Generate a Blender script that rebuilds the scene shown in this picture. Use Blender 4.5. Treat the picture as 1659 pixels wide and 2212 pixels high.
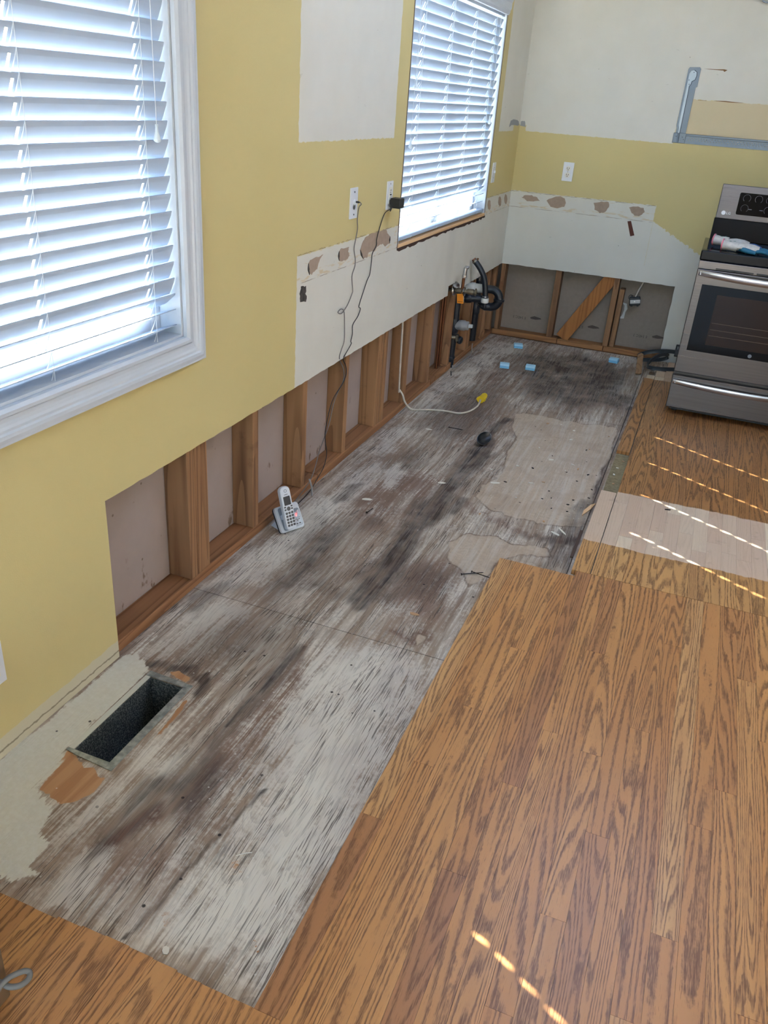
import bpy, bmesh, math, random
import numpy as np
from mathutils import Vector, Matrix

random.seed(7)
SC = bpy.context.scene
COL = SC.collection
for _o in list(bpy.data.objects):
    bpy.data.objects.remove(_o, do_unlink=True)

# ------------------------------------------------------------------ camera, sky, sun, exposure
_cam = bpy.data.cameras.new('camera')
_cam.sensor_fit = 'HORIZONTAL'; _cam.sensor_width = 36.0; _cam.lens = 1776.91 / 1659 * 36.0
_cam.clip_start = 0.02
CAM = bpy.data.objects.new('camera', _cam); COL.objects.link(CAM)
CAM.location = (1.34124, -5.92454, 1.52599)
CAM.rotation_euler = tuple(math.radians(a) for a in (62.9939, -3.9440, 21.3521))
SC.camera = CAM

SUN_DIR = Vector((1.316, -0.762, -1.0)).normalized()      # direction the light travels
_w = bpy.data.worlds.new('sky'); SC.world = _w; _w.use_nodes = True
_nt = _w.node_tree; _nt.nodes.clear()
_sky = _nt.nodes.new('ShaderNodeTexSky'); _sky.sky_type = 'NISHITA'; _sky.sun_disc = False
_sky.sun_elevation = math.radians(33.3); _sky.sun_rotation = math.radians(-60)
_sky.altitude = 100; _sky.air_density = 1.0; _sky.dust_density = 1.6; _sky.ozone_density = 1.0
_bg = _nt.nodes.new('ShaderNodeBackground'); _bg.inputs['Strength'].default_value = 0.52
_ow = _nt.nodes.new('ShaderNodeOutputWorld')
_nt.links.new(_sky.outputs[0], _bg.inputs[0]); _nt.links.new(_bg.outputs[0], _ow.inputs[0])

_sl = bpy.data.lights.new('sun', 'SUN'); _sl.energy = 18.0; _sl.angle = math.radians(0.40); _sl.color = (1.0, 0.95, 0.88)
SUN = bpy.data.objects.new('sun', _sl); COL.objects.link(SUN)
SUN.rotation_euler = SUN_DIR.to_track_quat('-Z', 'Y').to_euler(); SUN.location = (-6, 4, 6)

def portal(loc, rot, sx, sy):
    l = bpy.data.lights.new('window_portal', 'AREA'); l.shape = 'RECTANGLE'; l.size = sx; l.size_y = sy
    l.cycles.is_portal = True
    o = bpy.data.objects.new('window_portal', l); COL.objects.link(o); o.location = loc; o.rotation_euler = rot
PI = math.pi
portal((1.25, -8.62, 1.25), (PI / 2, 0, 0), 2.1, 2.3)         # unseen opening added behind the camera to brighten the room
portal((1.5, -2.6, 2.72), (0, 0, 0), 1.2, 2.0)                # made-up ceiling opening, added to light the floor and back wall
VS = SC.view_settings
VS.view_transform = 'Standard'; VS.look = 'None'; VS.gamma = 1.0; VS.use_curve_mapping = False
VS.exposure = 1.80
SC.cycles.max_bounces = 7; SC.cycles.diffuse_bounces = 4; SC.cycles.glossy_bounces = 3
SC.cycles.adaptive_threshold = 0.03; SC.cycles.use_light_tree = False
SC.cycles.transparent_max_bounces = 12; SC.cycles.sample_clamp_indirect = 8.0
SC.cycles.caustics_reflective = False; SC.cycles.caustics_refractive = False

# ------------------------------------------------------------------ node helpers
def lin(r, g, b):
    f = lambda c: (c / 255 / 12.92) if c / 255 <= 0.04045 else ((c / 255 + 0.055) / 1.055) ** 2.4
    return (f(r), f(g), f(b), 1.0)
class Mat:
    def __init__(s, name, rough=0.6, metal=0.0, color=None, spec=0.5):
        s.m = bpy.data.materials.new(name); s.m.use_nodes = True; s.t = s.m.node_tree
        s.b = s.t.nodes['Principled BSDF']
        s.set('Roughness', rough); s.set('Metallic', metal); s.set('Specular IOR Level', spec)
        if color is not None: s.set('Base Color', color)
    def put(s, sock, v):
        if isinstance(v, bpy.types.NodeSocket): s.t.links.new(v, sock)
        elif hasattr(sock.default_value, '__len__') and not hasattr(v, '__len__'):
            sock.default_value = (v,) * len(sock.default_value)
        else: sock.default_value = v
    def set(s, k, v): s.put(s.b.inputs[k], v); return s
    def node(s, t, ins=None, **props):
        n = s.t.nodes.new(t)
        for k, v in props.items(): setattr(n, k, v)
        for k, v in (ins or {}).items(): s.put(n.inputs[k], v)
        return n
    def math(s, op, a, b=0.0, c=0.0, clamp=False):
        n = s.t.nodes.new('ShaderNodeMath'); n.operation = op; n.use_clamp = clamp
        s.put(n.inputs[0], a); s.put(n.inputs[1], b); s.put(n.inputs[2], c); return n.outputs[0]
    def pos(s): return s.node('ShaderNodeNewGeometry').outputs['Position']
    def xyz(s, v=None):
        n = s.node('ShaderNodeSeparateXYZ'); s.put(n.inputs[0], v or s.pos()); return n.outputs[0], n.outputs[1], n.outputs[2]
    def vec(s, x, y, z): return s.node('ShaderNodeCombineXYZ', {0: x, 1: y, 2: z}).outputs[0]
    def scale(s, v, sc): return s.node('ShaderNodeVectorMath', {0: v, 1: sc}, operation='MULTIPLY').outputs[0]
    def vadd(s, v, w): return s.node('ShaderNodeVectorMath', {0: v, 1: w}, operation='ADD').outputs[0]
    def noise(s, v, sc=5.0, det=3.0, ro=0.55, dist=0.0, out='Fac'):
        n = s.node('ShaderNodeTexNoise', {'Vector': v, 'Scale': sc, 'Detail': det, 'Roughness': ro, 'Distortion': dist})
        return n.outputs[out]
    def vor(s, v, sc, feature='F1', out='Distance', rnd=1.0):
        n = s.node('ShaderNodeTexVoronoi', {'Vector': v, 'Scale': sc, 'Randomness': rnd}, feature=feature); return n.outputs[out]
    def ss(s, v, a, b):          # smoothstep a..b
        n = s.node('ShaderNodeMapRange', {'Value': v, 'From Min': a, 'From Max': b}, interpolation_type='SMOOTHSTEP'); return n.outputs[0]
    def mr(s, v, a, b, c, d): return s.node('ShaderNodeMapRange', {'Value': v, 'From Min': a, 'From Max': b, 'To Min': c, 'To Max': d}).outputs[0]
    def mix(s, f, a, b, mode='MIX'):
        n = s.t.nodes.new('ShaderNodeMix'); n.data_type = 'RGBA'; n.blend_type = mode; n.clamp_factor = True
        s.put(n.inputs[0], f); s.put(n.inputs[6], a); s.put(n.inputs[7], b); return n.outputs[2]
    def attr(s, name): return s.node('ShaderNodeAttribute', attribute_name=name).outputs['Fac']
    def rnd(s): return s.node('ShaderNodeObjectInfo').outputs['Random']
    def bump(s, h, strength=0.3, dist=0.002):
        n = s.node('ShaderNodeBump', {'Height': h, 'Strength': strength, 'Distance': dist}); s.set('Normal', n.outputs[0]); return s
    def rect(s, a, b, a0, a1, b0, b1, wob=0.0, soft=0.002):   # 1 inside the rectangle of a,b
        d = s.math('MINIMUM', s.math('MINIMUM', s.math('SUBTRACT', a, a0), s.math('SUBTRACT', a1, a)),
                   s.math('MINIMUM', s.math('SUBTRACT', b, b0), s.math('SUBTRACT', b1, b)))
        return s.ss(s.math('ADD', d, wob) if wob else d, -soft, soft)

def plain(name, rgb, rough=0.5, metal=0.0, bump=0.0, bsc=200.0, var=0.0, spec=0.5):
    m = Mat(name, rough, metal, lin(*rgb), spec)
    if var:
        n = m.noise(m.pos(), 40, 4)
        m.set('Base Color', m.mix(m.mr(n, 0.3, 0.7, 0, var), lin(*rgb), lin(*[c * 0.55 for c in rgb])))
    if bump: m.bump(m.noise(m.pos(), bsc, 2), bump, 0.001)
    return m.m

# ------------------------------------------------------------------ materials of the shell
YEL, WHT = lin(206, 191, 136), lin(214, 212, 202)
def wall_paint(name, side):
    m = Mat(name, 0.55, spec=0.3); p = m.pos(); x, y, z = m.xyz(p)
    w = m.math('MULTIPLY', m.math('SUBTRACT', m.noise(p, 30, 3), 0.5), 0.016)
    w2 = m.math('MULTIPLY', m.math('SUBTRACT', m.noise(p, 60, 3), 0.5), 0.05)
    yel = m.mix(m.mr(m.noise(p, 2.5, 1), 0.35, 0.7, 0, 0.25), YEL, lin(211, 198, 148))
    wht = m.mix(m.mr(m.noise(p, 6, 2), 0.35, 0.7, 0, 0.5), WHT, lin(222, 221, 213))
    if side == 'left':
        a = m.rect(y, z, -3.242, -2.345, 1.36, 3.0, w)
        b = m.rect(y, z, -3.235, 0.1, 0.3, 0.991, w)
        c = m.rect(y, z, -0.545, 0.1, 1.365, 3.0, w)
        msk = m.math('MAXIMUM', m.math('MAXIMUM', a, b), c)
        yb = m.rect(y, z, -0.17, 0.1, 1.3, 1.405, w)           # yellow kept in the corner
        msk = m.math('MULTIPLY', msk, m.math('SUBTRACT', 1.0, m.math('MULTIPLY', yb, m.math('SUBTRACT', 1.0, b))))
        strip = m.rect(y, z, -3.235, 0.1, 0.9, 0.991, w)
        low = m.rect(y, z, -9.0, -4.2, -0.1, 0.058, w)
    else:
        a = m.rect(x, z, -0.1, 0.985, 1.366, 3.0, w); a = m.math('MULTIPLY', a, m.math('SUBTRACT', 1.0, m.rect(x, z, -0.1, 0.045, 1.3, 1.40, w)))
        top = m.rect(x, z, 0.98, 5.0, 1.62, 3.0, w)
        lineh = m.math('SUBTRACT', 0.90, m.math('MULTIPLY', m.math('SUBTRACT', x, 0.965), 0.52))
        below = m.ss(m.math('ADD', m.math('SUBTRACT', lineh, z), w2), -0.002, 0.002)
        b = m.rect(x, z, -0.1, 0.965, 0.3, 0.996, w)
        low0 = m.math('MAXIMUM', m.math('MULTIPLY', below, m.ss(x, 0.96, 0.97)), b)
        low0 = m.math('MAXIMUM', low0, m.rect(x, z, 0.9, 5.0, -0.1, 0.62, w))
        msk = m.math('MAXIMUM', m.math('MAXIMUM', a, top), low0)
        strip = m.rect(x, z, -0.1, 0.965, 0.895, 0.996, w)
        beige = m.rect(x, z, 0.985, 5.0, 1.375, 1.62, w)
        yel = m.mix(beige, yel, lin(208, 194, 160))
        low = 0.0
    col = m.mix(msk, yel, wht)
    # old glue, scuffs and pencil lines left by the removed counter and splashback
    gl = m.math('MULTIPLY', strip, m.ss(m.noise(m.scale(p, (6, 6, 30)), 1.6, 3, 0.65), 0.60, 0.70))
    nearline = m.ss(m.math('ABSOLUTE', m.math('SUBTRACT', z, 0.908)), 0.022, 0.004)
    gl2 = m.math('MULTIPLY', m.math('MULTIPLY', nearline, msk), m.ss(m.noise(m.scale(p, (9, 9, 40)), 1.7, 2), 0.5, 0.62))
    col = m.mix(m.math('MULTIPLY', m.math('MAXIMUM', gl, gl2), 0.55), col, lin(205, 178, 120))
    edge1 = m.ss(m.math('ABSOLUTE', m.math('SUBTRACT', m.math('ADD', z, m.math('MULTIPLY', w, 0.3)), 0.893)), 0.0022, 0.0008)
    edge2 = m.ss(m.math('ABSOLUTE', m.math('SUBTRACT', m.math('ADD', z, w), 0.993)), 0.0025, 0.001)
    brk = m.ss(m.noise(m.scale(p, (5, 5, 5)), 2.0, 2), 0.42, 0.56)
    rng = m.ss(y, -3.24, -3.22) if side == 'left' else m.ss(x, 0.97, 0.955)
    ed = m.math('MULTIPLY', m.math('MULTIPLY', m.math('MAXIMUM', edge1, edge2), brk), rng)
    col = m.mix(m.math('MULTIPLY', ed, 0.6), col, lin(112, 88, 66))
    if side == 'left':
        col = m.mix(low, col, lin(203, 196, 172))
        crack = m.ss(m.math('ABSOLUTE', m.math('SUBTRACT', m.math('ADD', z, w), 0.022)), 0.004, 0.001)
        col = m.mix(m.math('MULTIPLY', m.math('MULTIPLY', low, crack), 0.7), col, lin(105, 90, 66))
        seam = m.ss(m.math('ABSOLUTE', m.math('ADD', y, 1.32)), 0.10, 0.02)
        col = m.mix(m.math('MULTIPLY', m.math('MULTIPLY', seam, m.rect(y, z, -3, 0, 0.3, 0.9)), 0.12), col, lin(150, 150, 150))
    dots = m.ss(m.vor(p, 9.0), 0.035, 0.02)
    dots = m.math('MULTIPLY', dots, m.ss(m.noise(p, 4.0, 0), 0.5, 0.56))
    col = m.mix(m.math('MULTIPLY', m.math('MULTIPLY', dots, msk), 0.75), col, lin(70, 62, 56))
    sc = m.math('MULTIPLY', m.ss(m.noise(m.scale(p, (1, 1, 2.5)), 14, 3, 0.7), 0.68, 0.76), msk)
    col = m.mix(m.math('MULTIPLY', sc, 0.35), col, lin(140, 132, 122))
    m.set('Base Color', col)
    m.bump(m.noise(p, 260, 1), 0.16, 0.0015)
    return m.m
M_LEFT = wall_paint('left_wall_paint', 'left'); M_BACK = wall_paint('back_wall_paint', 'back')
M_CEIL = plain('ceiling_paint', (226, 224, 216), 0.8)
M_PLASTER = plain('room_wall_paint', (218, 218, 214), 0.7)
M_TRIM = plain('white_trim_paint', (198, 206, 216), 0.35)
M_VINYL = plain('white_vinyl', (228, 232, 238), 0.4)
M_GYP = plain('gypsum_core', (196, 190, 178), 0.9, bump=0.4, bsc=300)

def wood(name, c1, c2, axis, rough=0.65, dirt=0.35):
    m = Mat(name, rough, spec=0.3); r = m.rnd(); p = m.vadd(m.pos(), m.vec(m.math('MULTIPLY', r, 37.0), m.math('MULTIPLY', r, 91.0), m.math('MULTIPLY', r, 53.0)))
    st = {'x': (1.2, 26, 26), 'y': (26, 1.2, 26), 'z': (26, 26, 1.2)}[axis]
    q = m.scale(p, st); n = m.noise(q, 1.0, 4, 0.6, 0.6)
    rings = m.math('FRACT', m.math('MULTIPLY', m.noise(q, 0.33, 1.5, 0.4), 11.0))
    g = m.math('MULTIPLY', m.ss(rings, 0.45, 0.95), 0.7)
    col = m.mix(m.math('ADD', g, m.mr(n, 0.35, 0.7, -0.15, 0.35)), c1, c2)
    col = m.mix(m.mr(r, 0, 1, 0, 0.35), col, m.mix(0.5, col, lin(196, 150, 100)))
    kn = m.ss(m.vor(m.scale(p, tuple(max(v * 0.16, 0.55) for v in st)), 2.2), 0.13, 0.05)
    col = m.mix(m.math('MULTIPLY', kn, 0.75), col, lin(70, 40, 22))
    col = m.mix(m.math('MULTIPLY', m.ss(m.noise(p, 9, 5, 0.65), 0.58, 0.72), dirt), col, lin(84, 60, 44))
    m.set('Base Color', col); return m.m
M_STUDZ = wood('stud_lumber_upright', lin(154, 114, 80), lin(108, 75, 52), 'z')
M_PLATEY = wood('plate_lumber_along_left', lin(160, 114, 78), lin(118, 80, 52), 'y', dirt=0.6)
M_PLATEX = wood('plate_lumber_along_back', lin(162, 114, 72), lin(122, 80, 48), 'x', dirt=0.4)
M_BRACE = wood('brace_lumber', lin(176, 114, 58), lin(140, 84, 40), 'z', dirt=0.15)
M_RAWSILL = wood('raw_sill_wood', lin(232, 194, 150), lin(206, 158, 110), 'y', dirt=0.1)  # tone lightened in place of sunlight falling on the sill
def sheath():
    m = Mat('grey_sheathing_paper', 0.8, spec=0.2); p = m.pos(); x, y, z = m.xyz(p)
    col = m.mix(m.mr(m.noise(p, 5, 4), 0.35, 0.7, 0, 0.5), lin(170, 156, 150), lin(156, 143, 138))
    st = m.math('MULTIPLY', m.ss(m.math('ADD', z, m.math('MULTIPLY', m.noise(p, 7, 4), 0.30)), 0.40, 0.24), m.ss(m.noise(m.scale(p, (1, 9, 5)), 1.6, 4, 0.6), 0.62, 0.68))
    col = m.mix(m.math('MULTIPLY', st, 0.7), col, lin(98, 74, 50))
    sp = m.math('MULTIPLY', m.ss(m.vor(p, 26), 0.14, 0.08), m.ss(m.noise(p, 8, 2), 0.58, 0.64))
    col = m.mix(m.math('MULTIPLY', sp, 0.6), col, lin(90, 70, 52))
    m.set('Base Color', col); m.bump(m.noise(p, 120, 2), 0.1, 0.001); return m.m
M_SHEATH = sheath()
M_PAPERBACK = plain('drywall_back_paper', (152, 138, 124), 0.85, bump=0.15, bsc=90, var=0.15)
M_TORN = plain('torn_drywall_paper', (174, 153, 134), 0.9, bump=0.5, bsc=160, var=0.2)
M_DARKGAP = plain('dark_brown_gap', (62, 40, 32), 0.9)
def glass():
    m = bpy.data.materials.new('window_glass'); m.use_nodes = True; t = m.node_tree; t.nodes.clear()
    o = t.nodes.new('ShaderNodeOutputMaterial'); mx = t.nodes.new('ShaderNodeMixShader'); tr = t.nodes.new('ShaderNodeBsdfTransparent')
    gl = t.nodes.new('ShaderNodeBsdfGlossy'); gl.inputs['Roughness'].default_value = 0.02; mx.inputs[0].default_value = 0.06
    tr.inputs[0].default_value = (0.93, 0.96, 0.96, 1)
    t.links.new(tr.outputs[0], mx.inputs[1]); t.links.new(gl.outputs[0], mx.inputs[2]); t.links.new(mx.outputs[0], o.inputs[0])
    return m
M_GLASS = glass()

# ------------------------------------------------------------------ mesh helpers
ORG = {}
class MB:
    def __init__(s): s.v = []; s.f = []
    def add(s, vs, fs):
        n = len(s.v); s.v += [tuple(v) for v in vs]; s.f += [tuple(i + n for i in f) for f in fs]; return s
    def box(s, x0, x1, y0, y1, z0, z1, M=None):
        vs = [(x, y, z) for z in (z0, z1) for y in (y0, y1) for x in (x0, x1)]
        if M is not None: vs = [M @ Vector(v) for v in vs]
        return s.add(vs, [(0, 2, 3, 1), (4, 5, 7, 6), (0, 1, 5, 4), (2, 6, 7, 3), (0, 4, 6, 2), (1, 3, 7, 5)])
    def prism(s, poly, M, h):           # polygon in local xy, extruded along local z by h
        n = len(poly); A = [M @ Vector((a, b, 0)) for a, b in poly]; B = [M @ Vector((a, b, h)) for a, b in poly]
        return s.add(A + B, [tuple(range(n))[::-1], tuple(range(n, 2 * n))] + [(i, (i + 1) % n, n + (i + 1) % n, n + i) for i in range(n)])
    def tube(s, path, r, n=8, cap=True, flat=None, up=None):
        P = [Vector(p) for p in path]; R = r if hasattr(r, '__len__') else [r] * len(P)
        rings = []; u = None
        for i, p in enumerate(P):
            t = (P[min(i + 1, len(P) - 1)] - P[max(i - 1, 0)]).normalized()
            if u is None:
                a = Vector(up) if up else (Vector((0, 0, 1)) if abs(t.z) < 0.9 else Vector((1, 0, 0)))
            else: a = u
            u = (a - t * a.dot(t)).normalized(); w = t.cross(u)
            k = flat or 1.0
            rings.append([p + (u * math.cos(2 * PI * j / n) * k + w * math.sin(2 * PI * j / n)) * R[i] for j in range(n)])
        vs = [v for ring in rings for v in ring]; fs = []
        for i in range(len(P) - 1):
            for j in range(n): fs.append((i * n + j, i * n + (j + 1) % n, (i + 1) * n + (j + 1) % n, (i + 1) * n + j))
        if cap: fs += [tuple(range(n))[::-1], tuple(range((len(P) - 1) * n, len(P) * n))]
        return s.add(vs, fs)
    def lathe(s, prof, M, n=20, cap=True):    # profile of (radius, height) about local z
        vs = [M @ Vector((r * math.cos(2 * PI * j / n), r * math.sin(2 * PI * j / n), h)) for r, h in prof for j in range(n)]; fs = []
        for i in range(len(prof) - 1):
            for j in range(n): fs.append((i * n + j, i * n + (j + 1) % n, (i + 1) * n + (j + 1) % n, (i + 1) * n + j))
        if cap: fs += [tuple(range(n))[::-1], tuple(range((len(prof) - 1) * n, len(prof) * n))]
        return s.add(vs, fs)
    def build(s, name, mat, parent=None, smooth=False, bevel=0.0, seg=2, org=None, label=None, kind=None, cat=None, group=None):
        V = np.array(s.v, float)
        if org is None:
            if parent is not None: org = ORG[parent.name]
            else: mn, mx = V.min(0), V.max(0); org = ((mn[0] + mx[0]) / 2, (mn[1] + mx[1]) / 2, mn[2])
        org = Vector(org); me = bpy.data.meshes.new(name)
        me.from_pydata([tuple(v) for v in (V - np.array(org))], [], s.f); me.validate(); me.update()
        bm = bmesh.new(); bm.from_mesh(me); bmesh.ops.recalc_face_normals(bm, faces=bm.faces); bm.to_mesh(me); bm.free()
        if smooth:
            for p in me.polygons: p.use_smooth = True
            me.set_sharp_from_angle(angle=math.radians(50))
        me.materials.append(mat)
        return place(name, me, parent, org, bevel, seg, label, kind, cat, group)
def place(name, me, parent, org, bevel=0.0, seg=2, label=None, kind=None, cat=None, group=None):
    o = bpy.data.objects.new(name, me); COL.objects.link(o); org = Vector(org); ORG[o.name] = org
    if parent is not None: o.parent = parent; o.location = org - ORG[parent.name]
    else: o.location = org
    if bevel:
        b = o.modifiers.new('bevel', 'BEVEL'); b.width = bevel; b.segments = seg; b.limit_method = 'ANGLE'; b.angle_limit = math.radians(40)
    tag(o, label, cat, group, kind); return o
def tag(o, label=None, cat=None, group=None, kind=None):
    for k, v in (('label', label), ('category', cat), ('group', group), ('kind', kind)):
        if v: o[k] = v
    return o
def empty(name, loc, label=None, cat=None, group=None, kind=None):
    o = bpy.data.objects.new(name, None); COL.objects.link(o); o.location = loc; o.empty_display_size = 0.05; ORG[o.name] = Vector(loc)
    return tag(o, label, cat, group, kind)
def box(name, b, mat, parent=None, **k): return MB().box(*b).build(name, mat, parent, **k)
def spline(pts, k=6):                          # Catmull-Rom through the points
    P = [Vector(p) for p in pts]; P = [P[0] * 2 - P[1]] + P + [P[-1] * 2 - P[-2]]; out = []
    for i in range(1, len(P) - 2):
        for j in range(k):
            t = j / k; a, b, c, d = P[i - 1:i + 3]
            out.append(0.5 * ((2 * b) + (c - a) * t + (2 * a - 5 * b + 4 * c - d) * t * t + (3 * b - a - 3 * c + d) * t ** 3))
    return out + [P[-2]]
def frame_m(o, xdir, ydir):                    # local axes -> world
    x = Vector(xdir).normalized(); z = x.cross(Vector(ydir)).normalized(); y = z.cross(x)
    M = Matrix((x, y, z)).transposed().to_4x4(); M.translation = Vector(o); return M
def axis_m(o, zdir):
    z = Vector(zdir).normalized(); a = Vector((0, 0, 1)) if abs(z.z) < 0.9 else Vector((1, 0, 0))
    x = a.cross(z).normalized(); M = Matrix((x, z.cross(x), z)).transposed().to_4x4(); M.translation = Vector(o); return M
def plate(us, vs, hole, fn, th):               # panel with holes: fn(u, v, d) -> point, d in 0..th
    us = sorted(set(round(u, 5) for u in us)); vs = sorted(set(round(v, 5) for v in vs)); mb = MB(); idx = {}
    def pid(i, j, d):
        k = (i, j, d)
        if k not in idx: idx[k] = len(mb.v); mb.v.append(tuple(fn(us[i], vs[j], th * d)))
        return idx[k]
    K = {(i, j) for i in range(len(us) - 1) for j in range(len(vs) - 1) if not hole((us[i] + us[i + 1]) / 2, (vs[j] + vs[j + 1]) / 2)}
    for i, j in K:
        c = [(i, j), (i + 1, j), (i + 1, j + 1), (i, j + 1)]
        mb.f.append(tuple(pid(a, b, 0) for a, b in c)); mb.f.append(tuple(pid(a, b, 1) for a, b in c[::-1]))
        for k, (di, dj) in enumerate(((0, -1), (1, 0), (0, 1), (-1, 0))):
            if (i + di, j + dj) not in K:
                a, b = c[k], c[(k + 1) % 4]; mb.f.append((pid(*a, 0), pid(*a, 1), pid(*b, 1), pid(*b, 0)))
    return mb
def inr(a, lo, hi): return lo < a < hi
def fr(a, b, st):
    n = max(1, int(round((b - a) / st))); return [a + (b - a) * i / n for i in range(n + 1)]
def hsh(*a):
    s = math.sin(sum(v * k for v, k in zip(a, (12.9898, 78.233, 37.719)))) * 43758.5453; return s - math.floor(s)

# ------------------------------------------------------------------ room shell
CUT = 0.509
W1 = (-5.46, -3.945, 0.862, 2.12); W2 = (-2.205, -0.662, 0.893, 2.03)
def jag(a, z, lo, hi):
    if abs(z - CUT) < 1e-4 and lo - 1e-4 < a < hi + 1e-4: return z + (hsh(a * 3, 1) - 0.5) * 0.0035 + 0.002 * math.sin(a * 2.3)
    return z
def left_hole(y, z): return (inr(y, W1[0], W1[1]) and inr(z, W1[2], W1[3])) or (inr(y, W2[0], W2[1]) and inr(z, W2[2], W2[3])) or (inr(y, -4.343, 1) and z < CUT) or (inr(y, -1.30, -1.17) and z < 0.562)
WALL_L = plate([-8.6, W1[0], W1[1], W2[0], W2[1], 0.0] + fr(-4.343, 0, 0.03), [0, CUT, 0.562, W1[2], W1[3], W2[2], W2[3], 2.6], left_hole,
               lambda u, v, d: (-d, u + ((hsh(v * 9, 3) - .5) * .004 if abs(u + 4.343) < 1e-3 and v < CUT else 0), jag(u, v, -4.343, 0)), 0.0127).build('wall_left', M_LEFT, org=(0, -4.3, 0), kind='structure')
WALL_L.data.materials.append(M_GYP)
def gyp_sides(o, ax):
    for p in o.data.polygons:
        if abs(p.normal[ax]) < 0.5: p.material_index = 1
gyp_sides(WALL_L, 0)
def back_hole(x, z): return x < 1.19 and z < CUT
WALL_B = plate([-0.0127, 1.19, 4.6] + fr(0, 1.19, 0.03), [0, CUT, 2.6] + fr(0, CUT, 0.05), back_hole, lambda u, v, d: (u + ((hsh(v * 7, 5) - .5) * .005 if abs(u - 1.19) < 1e-3 and v < CUT else 0), d, jag(u, v, 0, 1.19)), 0.0127).build('wall_back', M_BACK, org=(2.3, 0, 0), kind='structure')
WALL_B.data.materials.append(M_GYP); gyp_sides(WALL_B, 1)
box('sheathing_panel', (-0.13, 4.6, 0.1016, 0.115, -0.02, 2.6), M_PAPERBACK, WALL_B)
plate([-8.6, W1[0], W1[1], W2[0], W2[1], 0.11], [-0.05, W1[2], W1[3], W2[2], W2[3], 2.6],
      lambda y, z: (inr(y, W1[0], W1[1]) and inr(z, W1[2], W1[3])) or (inr(y, W2[0], W2[1]) and inr(z, W2[2], W2[3])),
      lambda u, v, d: (-0.1016 - d, u, v), 0.03).build('sheathing_panel', M_SHEATH, WALL_L)
def wall_open(name, x0, x1, y0, y1, hol, mat):  # wall box with one opening along its length
    if x1 - x0 < y1 - y0:
        return plate([y0, hol[0], hol[1], y1], [0, hol[2], hol[3], 2.6], lambda u, v: inr(u, hol[0], hol[1]) and inr(v, hol[2], hol[3]), lambda u, v, d: (x0 + d, u, v), x1 - x0).build(name, mat, kind='structure')
    return plate([x0, hol[0], hol[1], x1], [0, hol[2], hol[3], 2.6], lambda u, v: inr(u, hol[0], hol[1]) and inr(v, hol[2], hol[3]), lambda u, v, d: (u, y0 + d, v), y1 - y0).build(name, mat, kind='structure')
box('wall_right', (4.6, 4.7, -8.6, 0.115, 0, 2.6), M_PLASTER, kind='structure')
wall_open('wall_rear', -0.1, 4.7, -8.7, -8.6, (0.2, 2.3, 0.1, 2.4), M_PLASTER)  # rear opening added out of view to let daylight in
plate([-0.14, 0.9, 2.1, 4.7], [-8.7, -3.6, -1.6, 0.13], lambda x, y: inr(x, 0.9, 2.1) and inr(y, -3.6, -1.6), lambda u, v, d: (u, v, 2.6 + d), 0.1).build('ceiling', M_CEIL, kind='structure')  # the hole is an added, unseen opening for overhead daylight
gm = Mat('outdoor_concrete', 0.9); gp = gm.pos(); gm.set('Base Color', gm.mix(gm.noise(gp, 1.5, 4), lin(170, 164, 152), lin(190, 186, 176)))
box('ground_outside', (-40, 44, -44, 40, -0.75, -0.6), gm.m, kind='structure')

# framing lumber in the opened walls
XF = -0.0127
STUDS = [(-4.361, -4.323), (-3.941, -3.901), (-3.900, -3.862), (-3.861, -3.823), (-3.527, -3.489), (-3.128, -3.090), (-2.708, -2.670), (-2.318, -2.278), (-2.277, -2.238),
         (-2.237, -2.199), (-1.905, -1.867), (-1.503, -1.465), (-1.090, -1.052), (-0.700, -0.662), (-0.640, -0.602), (-0.250, -0.212), (-0.052, -0.014)]
for a, b in STUDS:
    dx = (hsh(a, 2) - 0.5) * 0.004 - 0.002
    box('stud', (-0.1016, XF + dx, a, b, 0.038, 0.86), M_STUDZ, WALL_L, bevel=0.003)
for a, b in ((-4.36, -2.97), (-2.965, -1.42), (-1.415, -1.33), (-1.328, -1.11), (-1.105, -1.01), (-0.93, 0.012)):
    box('sole_plate', (-0.1016, XF, a, b, 0.0, 0.038 + (hsh(a, 1) - .5) * .002), M_PLATEY, WALL_L, bevel=0.003)
for a, b in ((0.0, 0.030), (0.389, 0.430), (0.792, 0.830)):
    box('stud', (a, b, XF * -1, 0.1016, 0.038, 0.86), M_STUDZ, WALL_B, bevel=0.003)
box('stud', (0.838, 0.872, 0.022, 0.1016, 0.0385, 0.44), M_STUDZ, WALL_B, bevel=0.003)
for a, b in ((-0.0127, 0.47), (0.473, 0.80), (0.803, 1.20)):
    box('sole_plate', (a, b, 0.0127, 0.1016, 0.0, 0.038), M_PLATEX, WALL_B, bevel=0.003)
# diagonal let-in brace on the back wall
bd = Vector((0.765 - 0.49, 0, 0.52 - 0.05)).normalized()
Mb = frame_m((0.50, 0.016, 0.046), (bd.x, 0, bd.z), (-bd.z, 0, bd.x))
MB().box(-0.0, 0.62, -0.045, 0.045, -0.04, 0.0, Mb).build('diagonal_brace', M_BRACE, WALL_B, bevel=0.002)
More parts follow.
